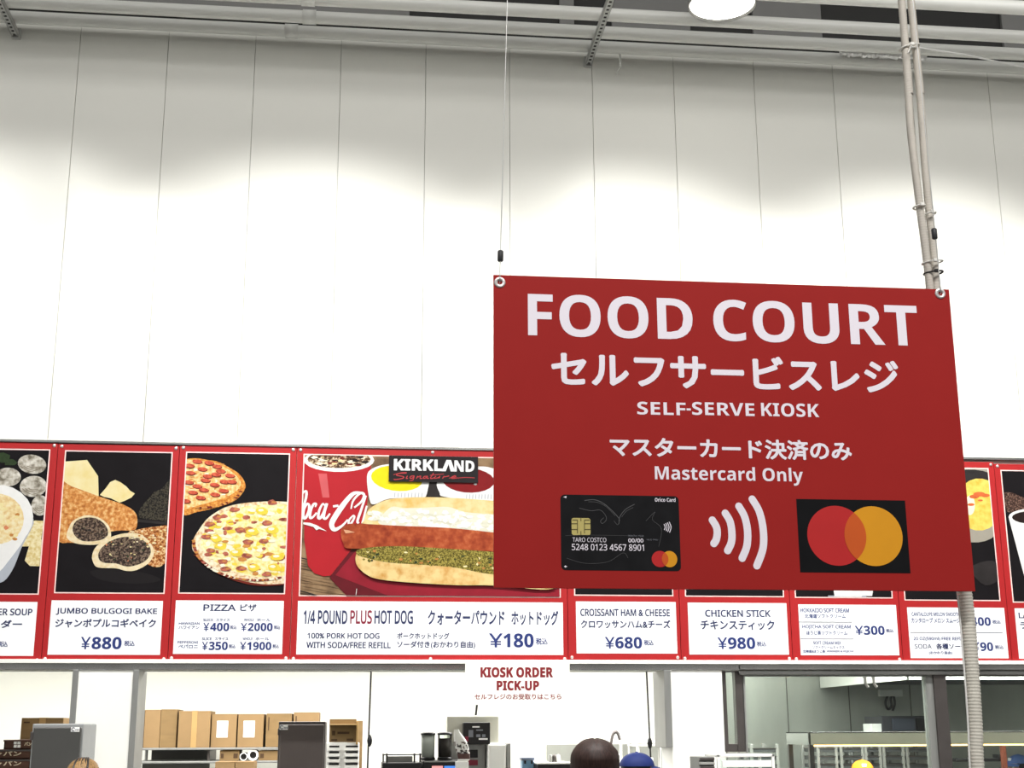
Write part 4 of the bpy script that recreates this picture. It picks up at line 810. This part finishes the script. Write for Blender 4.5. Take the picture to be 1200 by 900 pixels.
def hopper(label, px0, px1, py0, m, fill):
    lo, hi = pb(px0, py0, px1, 890, 1.0, .2, zc); cx, w = (lo[0]+hi[0])/2, hi[0]-lo[0]; r = w/2; h = hi[2]-zc; t = thing('bean_hopper', label, 'hopper', (cx, 1.0+r, zc), 'hoppers on the coffee machine')
    c = (cx, 1.0+r, zc); b = MB(); b.lathe([(r*.9, .012), (r*.95, h-.02), (r*.98, h-.015)], c, m, 24); b.build('jar', t)
    b = MB(); b.lathe([(0, h), (r*.7, h), (r*1.02, h-.006), (r*1.02, h-.02), (r*.9, h-.02)], c, blackm, 24); b.build('lid', t)
    b = MB(); b.lathe([(0, .001), (r, .001), (r, .016), (r*.9, .02)], c, blackm, 24); b.build('base', t)
    b = MB(); b.lathe([(0, .02), (r*.85, .02), (r*.88, h*fill), (0, h*fill)], c, M('filling', (205, 204, 198) if fill > .8 else (52, 42, 38), .6), 24); b.build('beans', t)
hopper('left hopper on the coffee machine, filled with pale powder', 493.5, 510.5, 858, glassm, .9); hopper('right hopper on the coffee machine, filled with dark beans', 513, 530.5, 858, glassm, .78)
# snack bag leaning on the machine
g = MB(); q = W(539, 873.5, .9); u = (.9+DIST)/FOC; ringp = [(-17.5, 3.5, 6.2, 1.5), (-15, 5.2, 6.8, 3), (-9, 4.2, 7.4, 3.4), (-2, 2.4, 7.6, 3.6), (4, 1.0, 7.2, 3.2), (10, -1.5, 5.4, 2.2), (15, -3.4, 3.2, .9), (17.5, -3.8, 3.0, .5)]
bagw = M('bag_white', (226, 226, 222), .5, var=.05, scale=30); bagb = M('bag_brown', (78, 54, 50), .5, var=.2, scale=40); bagd = F('bag_print', [(.4, (52, 46, 46)), (.47, (226, 226, 222)), (.56, (226, 226, 222)), (.6, (96, 82, 78))], 26, 2)
vs = []
for z, dx, rx, ry in ringp:
    for k in range(24):
        a = 2*math.pi*k/24; w_ = 1+.07*mnoise.noise(Vector((math.cos(a)*2, math.sin(a)*2, z*.25))); ca, sa = math.cos(a), math.sin(a)
        vs.append((q.x+(dx+rx*w_*math.copysign(abs(ca)**.75, ca))*u, .92+ry*w_*math.copysign(abs(sa)**.8, sa)*u, q.z+z*u))
for i in range(7): g.add(vs[i*24:i*24+48], [[k, (k+1) % 24, 24+(k+1) % 24, 24+k] for k in range(24)], (bagw, bagb, bagd, bagd, bagw, bagw, bagw)[i], True)
g.add(vs[:24], [list(range(24))[::-1]], bagw); g.add(vs[-24:], [list(range(24))], bagw); zmin = q.z-17.5*u
tag(g.build('snack_bag', None, (q.x, .93, zmin)), 'crumpled white and brown paper bag leaning in front of the dispenser', 'bag')
bs = MB(); bs.box((q.x-.03, .885, ZC), (q.x+.06, .942, zmin-.001), white_pl, .004); tag(bs.build('paper_box', None, (q.x, .92, ZC)), 'small white box under the paper bag', 'box')
# tall dispenser
lo, hi = pb(524, 838.5, 569, 900, 1.25, .4, ZC); t = thing('drink_dispenser', 'tall grey dispenser with a black control panel, under the pick-up sign', 'machine', cen(lo, hi))
xq = W(545, 880, 1.25).x; b = MB(); b.box((xq+.002, 1.25, ZC), (hi[0], 1.6, hi[2]-.192), brushed, .008); b.box((lo[0], 1.3, ZC), (xq, 1.62, hi[2]-.192), greypl, .008); b.box((lo[0], 1.3, hi[2]-.19), (W(586, 850, 1.25).x, 1.62, hi[2]), M('dispenser_head', (190, 189, 176), .45), .01); b.build('body', t)
q0, q1 = W(543, 872.5, 1.2), W(574.5, 846.5, 1.2); b = MB(); b.box((q0.x, 1.2, q0.z), (q1.x, 1.299, q1.z), blackm, .006); cpn = b.build('control_panel', t)
b = MB()
for x0, y0, x1, y1, m_ in ((553.5, 851, 562, 852.6, paper), (549, 855.5, 554.5, 864, greyink), (558, 854.8, 566, 856.4, greyink), (558, 860.5, 563, 863.8, greyink), (565, 860.5, 569, 863.8, greyink), (561, 865, 571.5, 867, paper), (545, 863, 549, 869, maroon)):
    a_, c_2 = W(x0, y1, 1.199), W(x1, y0, 1.199); b.rect(a_.x, a_.z, c_2.x, c_2.z, 1.1985, m_)
b.build('buttons', cpn)
for y0, y1, m_ in ((878.5, 888, blackm), (890.5, 897, maroon)): a_, c_2 = W(549, y1, 1.245), W(560, y0, 1.245); b = MB(); b.box((a_.x, 1.243, a_.z), (c_2.x, 1.25, c_2.z), m_, .002); b.build('label_plate', t)
b = MB(); b.tube([W(557.5, 837.5, 1.4)+Vector((0, 0, -.01)), W(559, 825, 1.4), W(560.5, 812, 1.4)], .008, blackm, 8); b.build('power_lead', t)
lo, hi = pb(572, 872, 593.5, 900, 1.15, .3, ZC); t = thing('white_unit', 'plain white unit with a grey side post, right of the dispenser', 'machine', cen(lo, hi)); b = MB(); b.box(tuple(lo), tuple(hi), white_pl, .012); b.build('body', t)
b = MB(); b.box((hi[0]+.003, 1.15, ZC), (W(598.5, 880, 1.15).x, 1.3, hi[2]+.005), greypl, .003); b.build('side_post', t)
lo, hi = pb(611, 887.5, 627, 900, 1.2, .14, ZC); t = thing('storage_tub', 'small clear blue tub with a darker lid on the counter', 'tub', cen(lo, hi)); b = MB(); b.box((lo[0]+.006, lo[1]+.006, ZC), (hi[0]-.006, hi[1]-.006, hi[2]-.02), blue_pl, .01); b.build('body', t)
b = MB(); b.box((lo[0], lo[1], hi[2]-.022), tuple(hi), M('tub_lid', (120, 130, 150), .4), .006); b.build('lid', t)
for x in (lo[0]+.02, hi[0]-.03): b = MB(); b.box((x, lo[1]-.004, hi[2]-.045), (x+.014, lo[1]+.002, hi[2]-.022), blackm, .002); b.build('latch', t)
lo, hi = pb(630, 893.5, 671, 900, 1.05, .4, ZC); t = thing('prep_unit', 'low black unit with a white top edge behind the dark-haired head', 'machine', cen(lo, hi)); b = MB(); b.box(tuple(lo), (hi[0], hi[1], hi[2]-.012), blackm, .004); b.build('body', t)
b = MB(); b.box((lo[0]-.004, lo[1]-.004, hi[2]-.012), tuple(hi), white_pl, .004); b.build('top', t)
for k in range(3): c = W(645+4.6*k, 893, 1.15); b = MB(); b.lathe([(0, .055), (.012, .05), (.016, .02), (.016, 0)], (c.x, 1.15, hi[2]), (greypl, darksteel, white_pl)[k], 12); b.build('knob', t)
# steel splashback, sink, spring tap, wire shelf
lo, hi = pb(641.5, 872, 790, 935, 3.86, .035); b = MB(); b.box(tuple(lo), tuple(hi), panelsteel, .003); struct('splashback', b)
ZS = .9; xs_0, xs_1 = W(690, 900, 2.4).x, W(800, 900, 2.4).x; t = thing('sink_counter', 'steel sink counter under the spring tap', 'counter', ((xs_0+xs_1)/2, 2.6, 0)); b = MB()
b.box((xs_0, 2.2, ZS-.05), (xs_1, 3.0, ZS), steel, .005); b.build('worktop', t)
for x in (xs_0+.04, xs_1-.04):
    for y in (2.25, 2.95): b = MB(); b.box((x-.02, y-.02, 0), (x+.02, y+.02, ZS-.05), brushed); b.build('leg', t)
YT = 2.5; t = thing('spring_tap', 'tall spring tap arching beside the dark-haired head', 'tap', tuple(Vector((W(716, 890, YT).x, YT, ZS)))); b = MB(); P = [W(x, y, YT) for x, y in ((714.5, 898), (715.2, 884), (716, 872), (718, 861.5), (721, 857.8), (724, 859.5), (726.5, 867))]; P.insert(0, Vector((P[0].x, YT, ZS)))
cc = catmull(P, 14, False); b.tube(cc, [.014-(.004 if i % 2 else 0) for i in range(len(cc))], darksteel, 10); b.build('spring_hose', t)
b = MB(); x_ = W(727.5, 880, YT).x; b.tube([(x_, YT, ZS), (x_, YT, W(727, 868, YT).z)], .011, white_pl, 10); b.tube([(x_, YT, W(727, 884, YT).z), (P[2].x, YT, W(727, 884, YT).z)], .006, white_pl, 8); b.build('riser', t)
zq = W(765, 869, 1.6).z; x0, x1 = W(745.5, 870, 1.6).x, W(786, 870, 1.6).x; t = rack('wire_shelf', 'white wire shelf beside the second white pier', x0, x1, 1.6, 1.95, [zq, W(765, 872.5, 1.6).z], zq+.03, white_pl, lip=.014)
lo, hi = pb(735, 877, 777, 884, 2.6, .3); t = thing('steel_pan', 'shallow steel pan under the white wire shelf', 'pan', cen(lo, hi)); t.location.z = ZS; b = MB(); b.box((lo[0], 2.6, ZS), (hi[0], 2.9, ZS+.25), brushed, .01); b.build('body', t); b = MB(); b.box((lo[0]-.01, 2.59, ZS+.25), (hi[0]+.01, 2.91, ZS+.262), steel, .003); b.build('rim', t)
# slatted grey box and white framed display case before the second pier
lo, hi = pb(820, 887, 838, 900, -.5, .25, 0); t = thing('slatted_stand', 'grey slatted stand before the second white pier', 'stand', cen(lo, hi)); b = MB(); b.box((lo[0], lo[1]+.02, 0), tuple(hi), M('stand_grey', (120, 122, 118), .6), .003); b.build('body', t)
for k in range(6): b = MB(); z = hi[2]-.004-k*.026; b.box((lo[0]+.002, lo[1], z-.016), (hi[0]-.002, lo[1]+.022, z), greypl if k % 2 else darksteel, .002); b.build('slat', t)
lo, hi = pb(840.5, 884, 908, 900, -.5, .3, 0); t = thing('display_case', 'white framed display case below the narrow window', 'display case', cen(lo, hi)); fx = .016
b = MB(); b.box(tuple(lo), (hi[0], hi[1], 1.1), white_pl, .006); b.build('base', t); b = MB()
for x in (lo[0], hi[0]-.018):
    for y in (lo[1], hi[1]-.018): b.box((x, y, 1.1), (x+.018, y+.018, hi[2]), white_pl, .003)
b.box((lo[0], lo[1], hi[2]-.016), tuple(hi), white_pl, .003); b.box((lo[0]+.03, lo[1]-.002, hi[2]-.075), (hi[0]-.02, lo[1]+.014, hi[2]-.035), white_pl, .002); b.build('frame', t)
b = MB(); b.box((lo[0]+.018, lo[1]+.006, 1.1), (hi[0]-.018, lo[1]+.01, hi[2]-.02), glassm); b.build('pane', t); b = MB(); b.box((lo[0]+.03, lo[1]+.12, 1.101), (hi[0]-.03, hi[1]-.03, hi[2]-.09), M('case_inside', (120, 108, 96), .6), .01); b.build('contents', t)
# hood, heat shelf, trays, oven
Xh = W(1063, 800, 1.77).x; zh = W(1063, 796.5, 1.77).z; t = thing('exhaust_hood', 'large white exhaust hood with a dark underside behind the right windows', 'hood', ((Xh+XR)/2-.2, 2.6, zh))
b = MB(); b.box((Xh, 1.77, zh), (Xh+.02, 3.86, 2.598), whitem, .002); b.box((Xh, 1.77, zh), (7.4, 1.79, 2.598), whitem, .002); b.box((7.38, 1.77, zh), (7.4, 3.86, 2.598), whitem); b.build('canopy', t)
b = MB(); b.box((Xh+.02, 1.79, zh+.03), (7.38, 3.86, zh+.06), M('hood_inside', (56, 58, 58), .4), .0); b.build('filter_panel', t)
for px in (1013, 1023): q = W(px, 796, 1.765); b = MB(); b.tube([(q.x, 1.75, zh+.05), (q.x, 1.75, zh-.03), (q.x+.02, 1.75, zh-.06)], .012, darksteel, 8); b.tube([(q.x, 1.75, zh+.02), (q.x, 1.78, zh+.02)], .008, darksteel, 8); b.build('pipe_end', t)
def box_thing(name, label, cat, r, Y, dep, m, zlo=None, **kw): lo, hi = pb(*r, Y, dep, zlo); b = MB(); b.box(tuple(lo), tuple(hi), m, .006); o = b.build(name, None, cen(lo, hi)); return tag(o, label, cat, kw.get('group')), lo, hi
t = thing('power_outlet', 'grey outlet box on the steel wall with a looped black lead', 'outlet', tuple(W(1046, 816, 3.87))); lo, hi = pb(1031, 808, 1058, 816, 3.82, .055); b = MB(); b.box(tuple(lo), tuple(hi), M('outlet_grey', (186, 188, 184), .5), .004); b.build('box', t)
b = MB(); b.tube(catmull([W(x, y, 3.84) for x, y in ((1040, 814), (1037.5, 824), (1040.5, 831), (1044.5, 828), (1044, 818), (1047, 816), (1048.5, 825), (1046, 833))], 6, False), .011, blackm, 8); b.build('lead', t)
Yh = 1.2; lo, hi = pb(948, 857, 1330, 872, Yh, .55); t = thing('heat_shelf', 'long stainless heat lamp shelf with a warm strip, behind the right windows', 'shelf', cen(lo, hi)); t.location.z = 0
shs = M('shelf_steel', (206, 200, 182), .4, .2, var=.08, scale=4); b = MB(); b.box(tuple(lo), (hi[0], Yh+.02, hi[2]), shs, .003); b.box((lo[0], Yh, hi[2]-.012), tuple(hi), steel, .003); b.box((lo[0], Yh, lo[2]), (lo[0]+.015, hi[1], hi[2]), steel, .003); b.build('hood_body', t)
b = MB(); b.box((lo[0]+.03, Yh+.05, lo[2]-.012), (hi[0]-.03, Yh+.09, lo[2]+.012), warm, .004); tag(b.build('heat_strip', t), 'glowing warm strip')
b = MB(); b.box((lo[0]+.015, Yh+.04, lo[2]+.01), (hi[0], hi[1], lo[2]+.02), brushed); b.build('reflector', t)
for px in (952, 1140, 1320):
    for y in (Yh+.02, hi[1]-.03): x = W(px, 880, Yh).x; b = MB(); b.box((x-.018, y-.01, 0), (x+.018, y+.025, lo[2]+.01), darksteel, .003); b.build('post', t)
b = MB(); ck = M('counter_steel', (140, 142, 138), .4, .6); b.box((lo[0]-.05, Yh-.05, .86), (hi[0], hi[1]+.1, .9), ck, .004); b.build('worktop', t)
zo = W(1060, 858, 3.0).z; t = rack('wall_shelf', 'steel stand holding the dark oven above the heat shelf', W(1018, 858, 3.0).x, W(1100, 858, 3.0).x, 2.98, 3.5, [zo], zo, cat='stand')
t, lo, hi = box_thing('white_carton', 'small white box left of the dark oven', 'box', (1021, 848, 1033.5, 858), 3.02, .2, white_pl, zo+.001)
lo, hi = pb(1035, 839, 1092, 858, 3.0, .45, zo+.001); t = thing('oven', 'dark oven with a window behind the heat lamp shelf', 'oven', cen(lo, hi)); b = MB(); b.box((lo[0], lo[1]+.02, lo[2]), tuple(hi), M('oven_dark', (58, 58, 62), .4), .006); b.build('body', t)
w_ = hi[0]-lo[0]; b = MB(); b.box((lo[0]+w_*.2, lo[1], lo[2]+.012), (lo[0]+w_*.66, lo[1]+.022, hi[2]-.02), M('oven_window', (70, 74, 84), .2), .004); b.build('door', t); b = MB(); b.box((lo[0]+w_*.7, lo[1]+.002, lo[2]+.012), (hi[0]-.01, lo[1]+.022, hi[2]-.02), blackm, .003); b.build('control_panel', t)
RS = M('rack_steel', (150, 150, 145), .4, .4); PD = M('pan_dark', (66, 68, 68), .5)
rl = ['tray rack with dark pans left of the heat shelf', 'tray rack with dark pans just right of the heat shelf post', 'third tray rack with dark pans under the heat shelf', 'tray rack with dark pans left of the orange cap', 'tray rack with dark pans right of the orange cap', 'last tray rack with dark pans left of the brown mullion']
for (pa, pb_), l in zip(((881, 911), (959, 980), (986, 1011), (1015, 1031.5), (1036, 1058.5), (1063.5, 1090)), rl):
    Yr = 2.6; x0, x1 = W(pa, 888, Yr).x, W(pb_, 888, Yr).x; zt2 = W(pa, 872, Yr).z; t = thing('tray_rack', l, 'rack', ((x0+x1)/2, Yr+.2, 0), 'tray racks in the kitchen')
    for x in (x0, x1):
        for y in (Yr, Yr+.4): b = MB(); b.box((x-.012, y-.01, 0), (x+.012, y+.01, zt2), RS, .002); b.build('upright', t)
    for k in range(9):
        z = zt2-.035-.065*k; b = MB(); b.box((x0+.01, Yr-.005, z-.03), (x1-.01, Yr+.4, z), PD, .003); b.box((x0+.005, Yr-.012, z-.003), (x1-.005, Yr+.4, z+.002), darksteel); b.build('pan', t)
lo, hi = pb(1121, 888.5, 1174, 892.5, 2.2, .2); t = thing('bracket_stand', 'black bracket arm between the mullion and the conduit', 'bracket', cen(lo, hi)); t.location.z = 0; b = MB(); b.box(tuple(lo), tuple(hi), blackm, .004); b.box((hi[0]-.03, 2.2, lo[2]), (hi[0], 2.3, hi[2]+.03), blackm, .004)
b.build('arm', t); b = MB(); b.tube([((lo[0]+hi[0])/2, 2.32, 0), ((lo[0]+hi[0])/2, 2.32, lo[2]+.01)], .02, darksteel, 10); b.box(((lo[0]+hi[0])/2-.12, 2.2, 0), ((lo[0]+hi[0])/2+.12, 2.44, .02), darksteel); b.build('stand', t)
lo, hi = pb(1175, 873, 1180, 900, 1.9, .04, 0); b = MB(); b.box(tuple(lo), tuple(hi), M('rust_post', (104, 54, 38), .5), .003); b.box((lo[0]-.06, 1.85, 0), (hi[0]+.06, 2.0, .02), darksteel); tag(b.build('post', None, cen(lo, hi)), 'reddish brown post right of the conduit inside the kitchen', 'post')

# ------------------------------------------------------------------ people
def skin(name, joints, edges, mats, parent, sub=2, shade=True):
    me = bpy.data.meshes.new(name); names = list(joints); me.from_pydata([joints[n][0] for n in names], [(names.index(a), names.index(b)) for a, b in edges], [])
    o = bpy.data.objects.new(name, me); COL.objects.link(o); md = o.modifiers.new('s', 'SKIN')
    for i, n in enumerate(names): sv = me.skin_vertices[0].data[i]; r = joints[n][1]; sv.radius = r if hasattr(r, '__len__') else (r, r); sv.use_root = (i == 0)
    md.use_smooth_shade = True; o.modifiers.new('u', 'SUBSURF').levels = sub
    bpy.context.view_layer.update(); ev = o.evaluated_get(bpy.context.evaluated_depsgraph_get()); m2 = bpy.data.meshes.new_from_object(ev)
    o.modifiers.clear(); o.data = m2; bpy.data.meshes.remove(me); m2.materials.clear(); m2.materials.append(mats); m2.polygons.foreach_set('use_smooth', [True]*len(m2.polygons)); o.name = name
    if parent: o.parent = parent
    return o
skinm = M('skin', (224, 178, 148), .5, var=.03, scale=30); eyew = M('eye_white', (240, 240, 236), .3); irism = M('iris', (50, 34, 26), .3); lipm = M('lips', (176, 98, 90), .5)
def person(label, px, ptop, Y, face, hair, top, pants, hairlen=.16, cap=None, hair2=None, hr=1.0):
    h = W(px, ptop, Y).z; X = W(px, ptop, Y).x; s = h/1.66 if not cap else (h-.012)/1.66
    t = thing('person', label, 'person', (X, Y, 0), 'people at the counter'); t.rotation_euler = (0, 0, face)
    J = {'pelvis': ((0, 0, .92), (.15, .105)), 'waist': ((0, 0, 1.06), (.13, .095)), 'chest': ((0, .0, 1.24), (.155, .105)), 'neckb': ((0, .0, 1.38), (.07, .062)), 'neck': ((0, .012, 1.43), (.05, .052)), 'jaw': ((0, .03, 1.49), (.06, .072)), 'head': ((0, .02, 1.555), (.074, .092)), 'crown': ((0, .008, 1.61), (.055, .068))}
    E_ = [('pelvis', 'waist'), ('waist', 'chest'), ('chest', 'neckb'), ('neckb', 'neck'), ('neck', 'jaw'), ('jaw', 'head'), ('head', 'crown')]
    J['nose'] = ((0, .122, 1.535), .013); E_.append(('head', 'nose'))
    for sd, sg_ in (('l', -1), ('r', 1)):
        J[sd+'sh'] = ((.175*sg_, 0, 1.335), .055); J[sd+'el'] = ((.215*sg_, -.01, 1.06), .04); J[sd+'wr'] = ((.205*sg_, .07, .83), .026); J[sd+'pa'] = ((.2*sg_, .088, .765), (.022, .036)); E_ += [('chest', sd+'sh'), (sd+'sh', sd+'el'), (sd+'el', sd+'wr'), (sd+'wr', sd+'pa')]
        for f in range(4):
            y = .062+.018*f; L = (.05, .066, .07, .062)[f]; J[f'{sd}f{f}a'] = ((.199*sg_, y+.006, .722), .009); J[f'{sd}f{f}b'] = ((.192*sg_, y+.012, .722-L*.55), .008); J[f'{sd}f{f}c'] = ((.18*sg_, y+.014, .722-L), .0065); E_ += [(sd+'pa', f'{sd}f{f}a'), (f'{sd}f{f}a', f'{sd}f{f}b'), (f'{sd}f{f}b', f'{sd}f{f}c')]
        J[sd+'t1'] = ((.19*sg_, .125, .765), .011); J[sd+'t2'] = ((.178*sg_, .142, .73), .008); E_ += [(sd+'pa', sd+'t1'), (sd+'t1', sd+'t2')]
        J[sd+'hip'] = ((.085*sg_, 0, .86), .095); J[sd+'kn'] = ((.095*sg_, .01, .48), .058); J[sd+'ca'] = ((.095*sg_, -.012, .33), .054); J[sd+'an'] = ((.095*sg_, -.02, .09), .036); J[sd+'toe'] = ((.1*sg_, .13, .035), (.042, .03)); E_ += [('pelvis', sd+'hip'), (sd+'hip', sd+'kn'), (sd+'kn', sd+'ca'), (sd+'ca', sd+'an'), (sd+'an', sd+'toe')]
        J[sd+'ear'] = ((.083*sg_, .005, 1.545), (.012, .024)); E_.append(('head', sd+'ear'))
    SJ = lambda d, k=1.0, add=0: {n: (tuple(v*s for v in p), tuple(q*s*k+add for q in (r if hasattr(r, '__len__') else (r, r)))) for n, (p, r) in d.items()}
    skin('body', SJ(J), E_, skinm, t, 2)
    sub = lambda names: ({n: J[n] for n in names}, [e for e in E_ if e[0] in names and e[1] in names])
    d, e = sub(['chest', 'waist', 'pelvis', 'neckb', 'lsh', 'rsh', 'lel', 'rel']); skin('shirt', SJ(d, 1.1, .008), e, top, t, 2)
    d, e = sub(['pelvis', 'lhip', 'rhip', 'lkn', 'rkn', 'lca', 'rca', 'lan', 'ran']); skin('trousers', SJ(d, 1.1, .006), e, pants, t, 2)
    d, e = sub(['lan', 'ltoe']); skin('shoe', SJ(d, 1.1, .006), e, blackm, t, 1); d, e = sub(['ran', 'rtoe']); skin('shoe', SJ(d, 1.1, .006), e, blackm, t, 1)
    fb = MB()
    for sg_ in (-1, 1):
        for r_, dy, m_ in ((.013, 0, eyew), (.007, .0085, irism)):
            bm = bmesh.new(); bmesh.ops.create_uvsphere(bm, u_segments=10, v_segments=8, radius=r_*s); bmesh.ops.translate(bm, vec=Vector((.032*sg_*s, (.097+dy)*s, 1.553*s)), verts=bm.verts); fb.bm(bm, m_, True)
    lp = MB(); lp.tube([(-.024*s, .094*s, 1.492*s), (0, .104*s, 1.49*s), (.024*s, .094*s, 1.492*s)], [.003*s, .007*s, .003*s], lipm, 8)
    def local(mb, nm): mb.v = [tuple(Vector(v)+Vector((X, Y, 0))) for v in mb.v]; return mb.build(nm, t)
    local(fb, 'eyes'); local(lp, 'mouth')
    # hair: a shell over crown, sides and back, with strand ridges
    bm = bmesh.new(); bmesh.ops.create_uvsphere(bm, u_segments=64, v_segments=28, radius=1); cz = 1.563*s
    for v in list(bm.verts):
        x, y, z = v.co; a = math.atan2(x, -y)
        fr = max(0, y)                                  # towards the face
        lowlim = -(.35+hairlen*6) if y < .35 else .28
        zz = max(z, lowlim if y < .35 else (.28 if y > .55 else -.2))
        ridge = 1+.018*math.sin(a*34+6*z)+.02*mnoise.noise(Vector((x*5, y*5, z*2)))
        part = 1-.035*math.exp(-(x/.06)**2)*(z > .6)
        v.co = Vector((x*.102*s*hr*ridge*part, (y*.117-.004)*s*hr*ridge*part, cz+(zz*.104 if z > 0 else zz*.12)*s*ridge*part))
        if z < 0 and y < .35: v.co.z = cz+z*(.12+hairlen)*s; k_ = 1+.1*max(0, -z)*(z < 0) - .5*max(0, -z-.75)
        if z < 0 and y < .35:
            r0 = math.hypot(x, y) or 1; f = min(1, .55+.45*math.sqrt(max(0, 1-z*z)))/max(math.sqrt(max(1e-4, 1-z*z)), .25); v.co.x = x*.102*s*hr*ridge*min(f, 1.9); v.co.y = y*.112*s*hr*ridge*min(f, 1.9)
    top_z = max(v.co.z for v in bm.verts); hb = MB(); hb.bm(bm, hair, True); hb.v = [(x, y, z-(top_z-(h if not cap else h-.02))) for x, y, z in hb.v] if not cap else hb.v
    local(hb, 'hair')
    if hair2:
        rb = MB()
        for dx in (-.034, -.016, .002, .02, .036): rb.tube(catmull([(dx*.3*s, .06*s, h-.022), (dx*.7*s, -.0*s, h-.004), (dx*s, -.06*s, h-.02), (dx*1.2*s, -.11*s, h-.07)], 5, False), [.0065]*15+[.004], hair2, 6)
        tag(local(rb, 'hair_streak'), 'dark streaks')
    if cap:
        bm = bmesh.new(); bmesh.ops.create_uvsphere(bm, u_segments=36, v_segments=20, radius=1)
        bmesh.ops.delete(bm, geom=[v for v in bm.verts if v.co.z < -.02], context='VERTS'); R_ = (.104*s, .118*s, .088*s)
        for v in bm.verts:
            a = math.atan2(v.co.x, v.co.y); g_ = 1-.012*abs(math.cos(a*3))**12
            v.co = Vector((v.co.x*R_[0]*g_, v.co.y*R_[1]*g_, h-.088*s+v.co.z*R_[2]*g_))
        cb = MB(); cb.bm(bm, cap, True); cb.lathe([(0, h+.004), (.009, h+.002), (.011, h-.003)], (0, 0, 0), cap, 10); c_o = local(cb, 'cap')
        vs, fs = [], []
        for j in range(2):
            for i in range(13):
                a = math.radians(-62+124*i/12); r1 = 1 if j == 0 else 1.58; vs.append((math.sin(a)*R_[0]*(1 if j == 0 else 1.08), math.cos(a)*R_[1]*r1, h-.084*s-(.0 if j == 0 else .018)-.012*abs(math.sin(a))))
        for i in range(12): fs.append([i, i+1, 14+i, 13+i])
        vs2 = [(x, y, z-.004) for x, y, z in vs]; bb = MB(); n_ = len(vs); rim = [[i, i+13, i+13+n_, i+n_] for i in ()]
        bb.add(vs+vs2, fs+[[q+n_ for q in f[::-1]] for f in fs]+[[13+i, 14+i, 14+i+n_, 13+i+n_] for i in range(12)], cap, True); bb.v = [tuple(Vector(v)+Vector((X, Y, 0))) for v in bb.v]; bb.build('brim', c_o)
        lg_ = MB(); lg_.box((-.022*s+X, Y+R_[1]*.8, h-.066*s), (.022*s+X, Y+R_[1]*.95, h-.034*s), paper, .004); lg_.build('badge', c_o)
    return t
hairdk = M('hair_dark_brown', (46, 30, 26), .55, var=.5, scale=9, stretch=(14, 14, .6), spec=.3); hairbl = M('hair_light_brown', (132, 102, 62), .6, var=.55, scale=9, stretch=(14, 14, .6)); hairbk = M('hair_black', (28, 24, 24), .4)
capblue = M('cap_blue', (20, 38, 98), .7, var=.06, scale=40); caporange = M('cap_orange', (236, 138, 24), .7, var=.05, scale=40); capnavy = M('cap_faded_blue', (84, 112, 172), .7, var=.06, scale=40)
cl_w = M('shirt_white', (226, 226, 224), .8); cl_g = M('shirt_grey', (120, 124, 130), .8); cl_n = M('cloth_navy', (44, 50, 70), .8); cl_b = M('cloth_black', (40, 40, 42), .8)
person('person with dark brown hair seen from behind, facing the counter', 696.5, 864.5, -2.55, 0, hairdk, cl_g, cl_n, .16, hr=1.14)
person('person with light brown hair and dark streaks, in front of the grey cabinet', 98.5, 887.5, -1.1, 0, hairbl, cl_w, cl_b, .14, hair2=hairbk, hr=.98)
person('person in a blue cap turned to the right, beside the dark-haired person', 746, 881.5, -.75, math.radians(-75), hairbk, cl_w, cl_n, .05, cap=capblue, hr=.92)
person('person in an orange cap inside the kitchen behind the window', 1010, 890.5, 2.15, math.radians(170), hairbk, cl_w, cl_b, .04, cap=caporange, hr=.92)
person('person in a faded blue cap inside the kitchen at the right edge', 1193, 884, 2.7, math.radians(100), hairbk, cl_w, cl_b, .04, cap=capnavy, hr=.92)
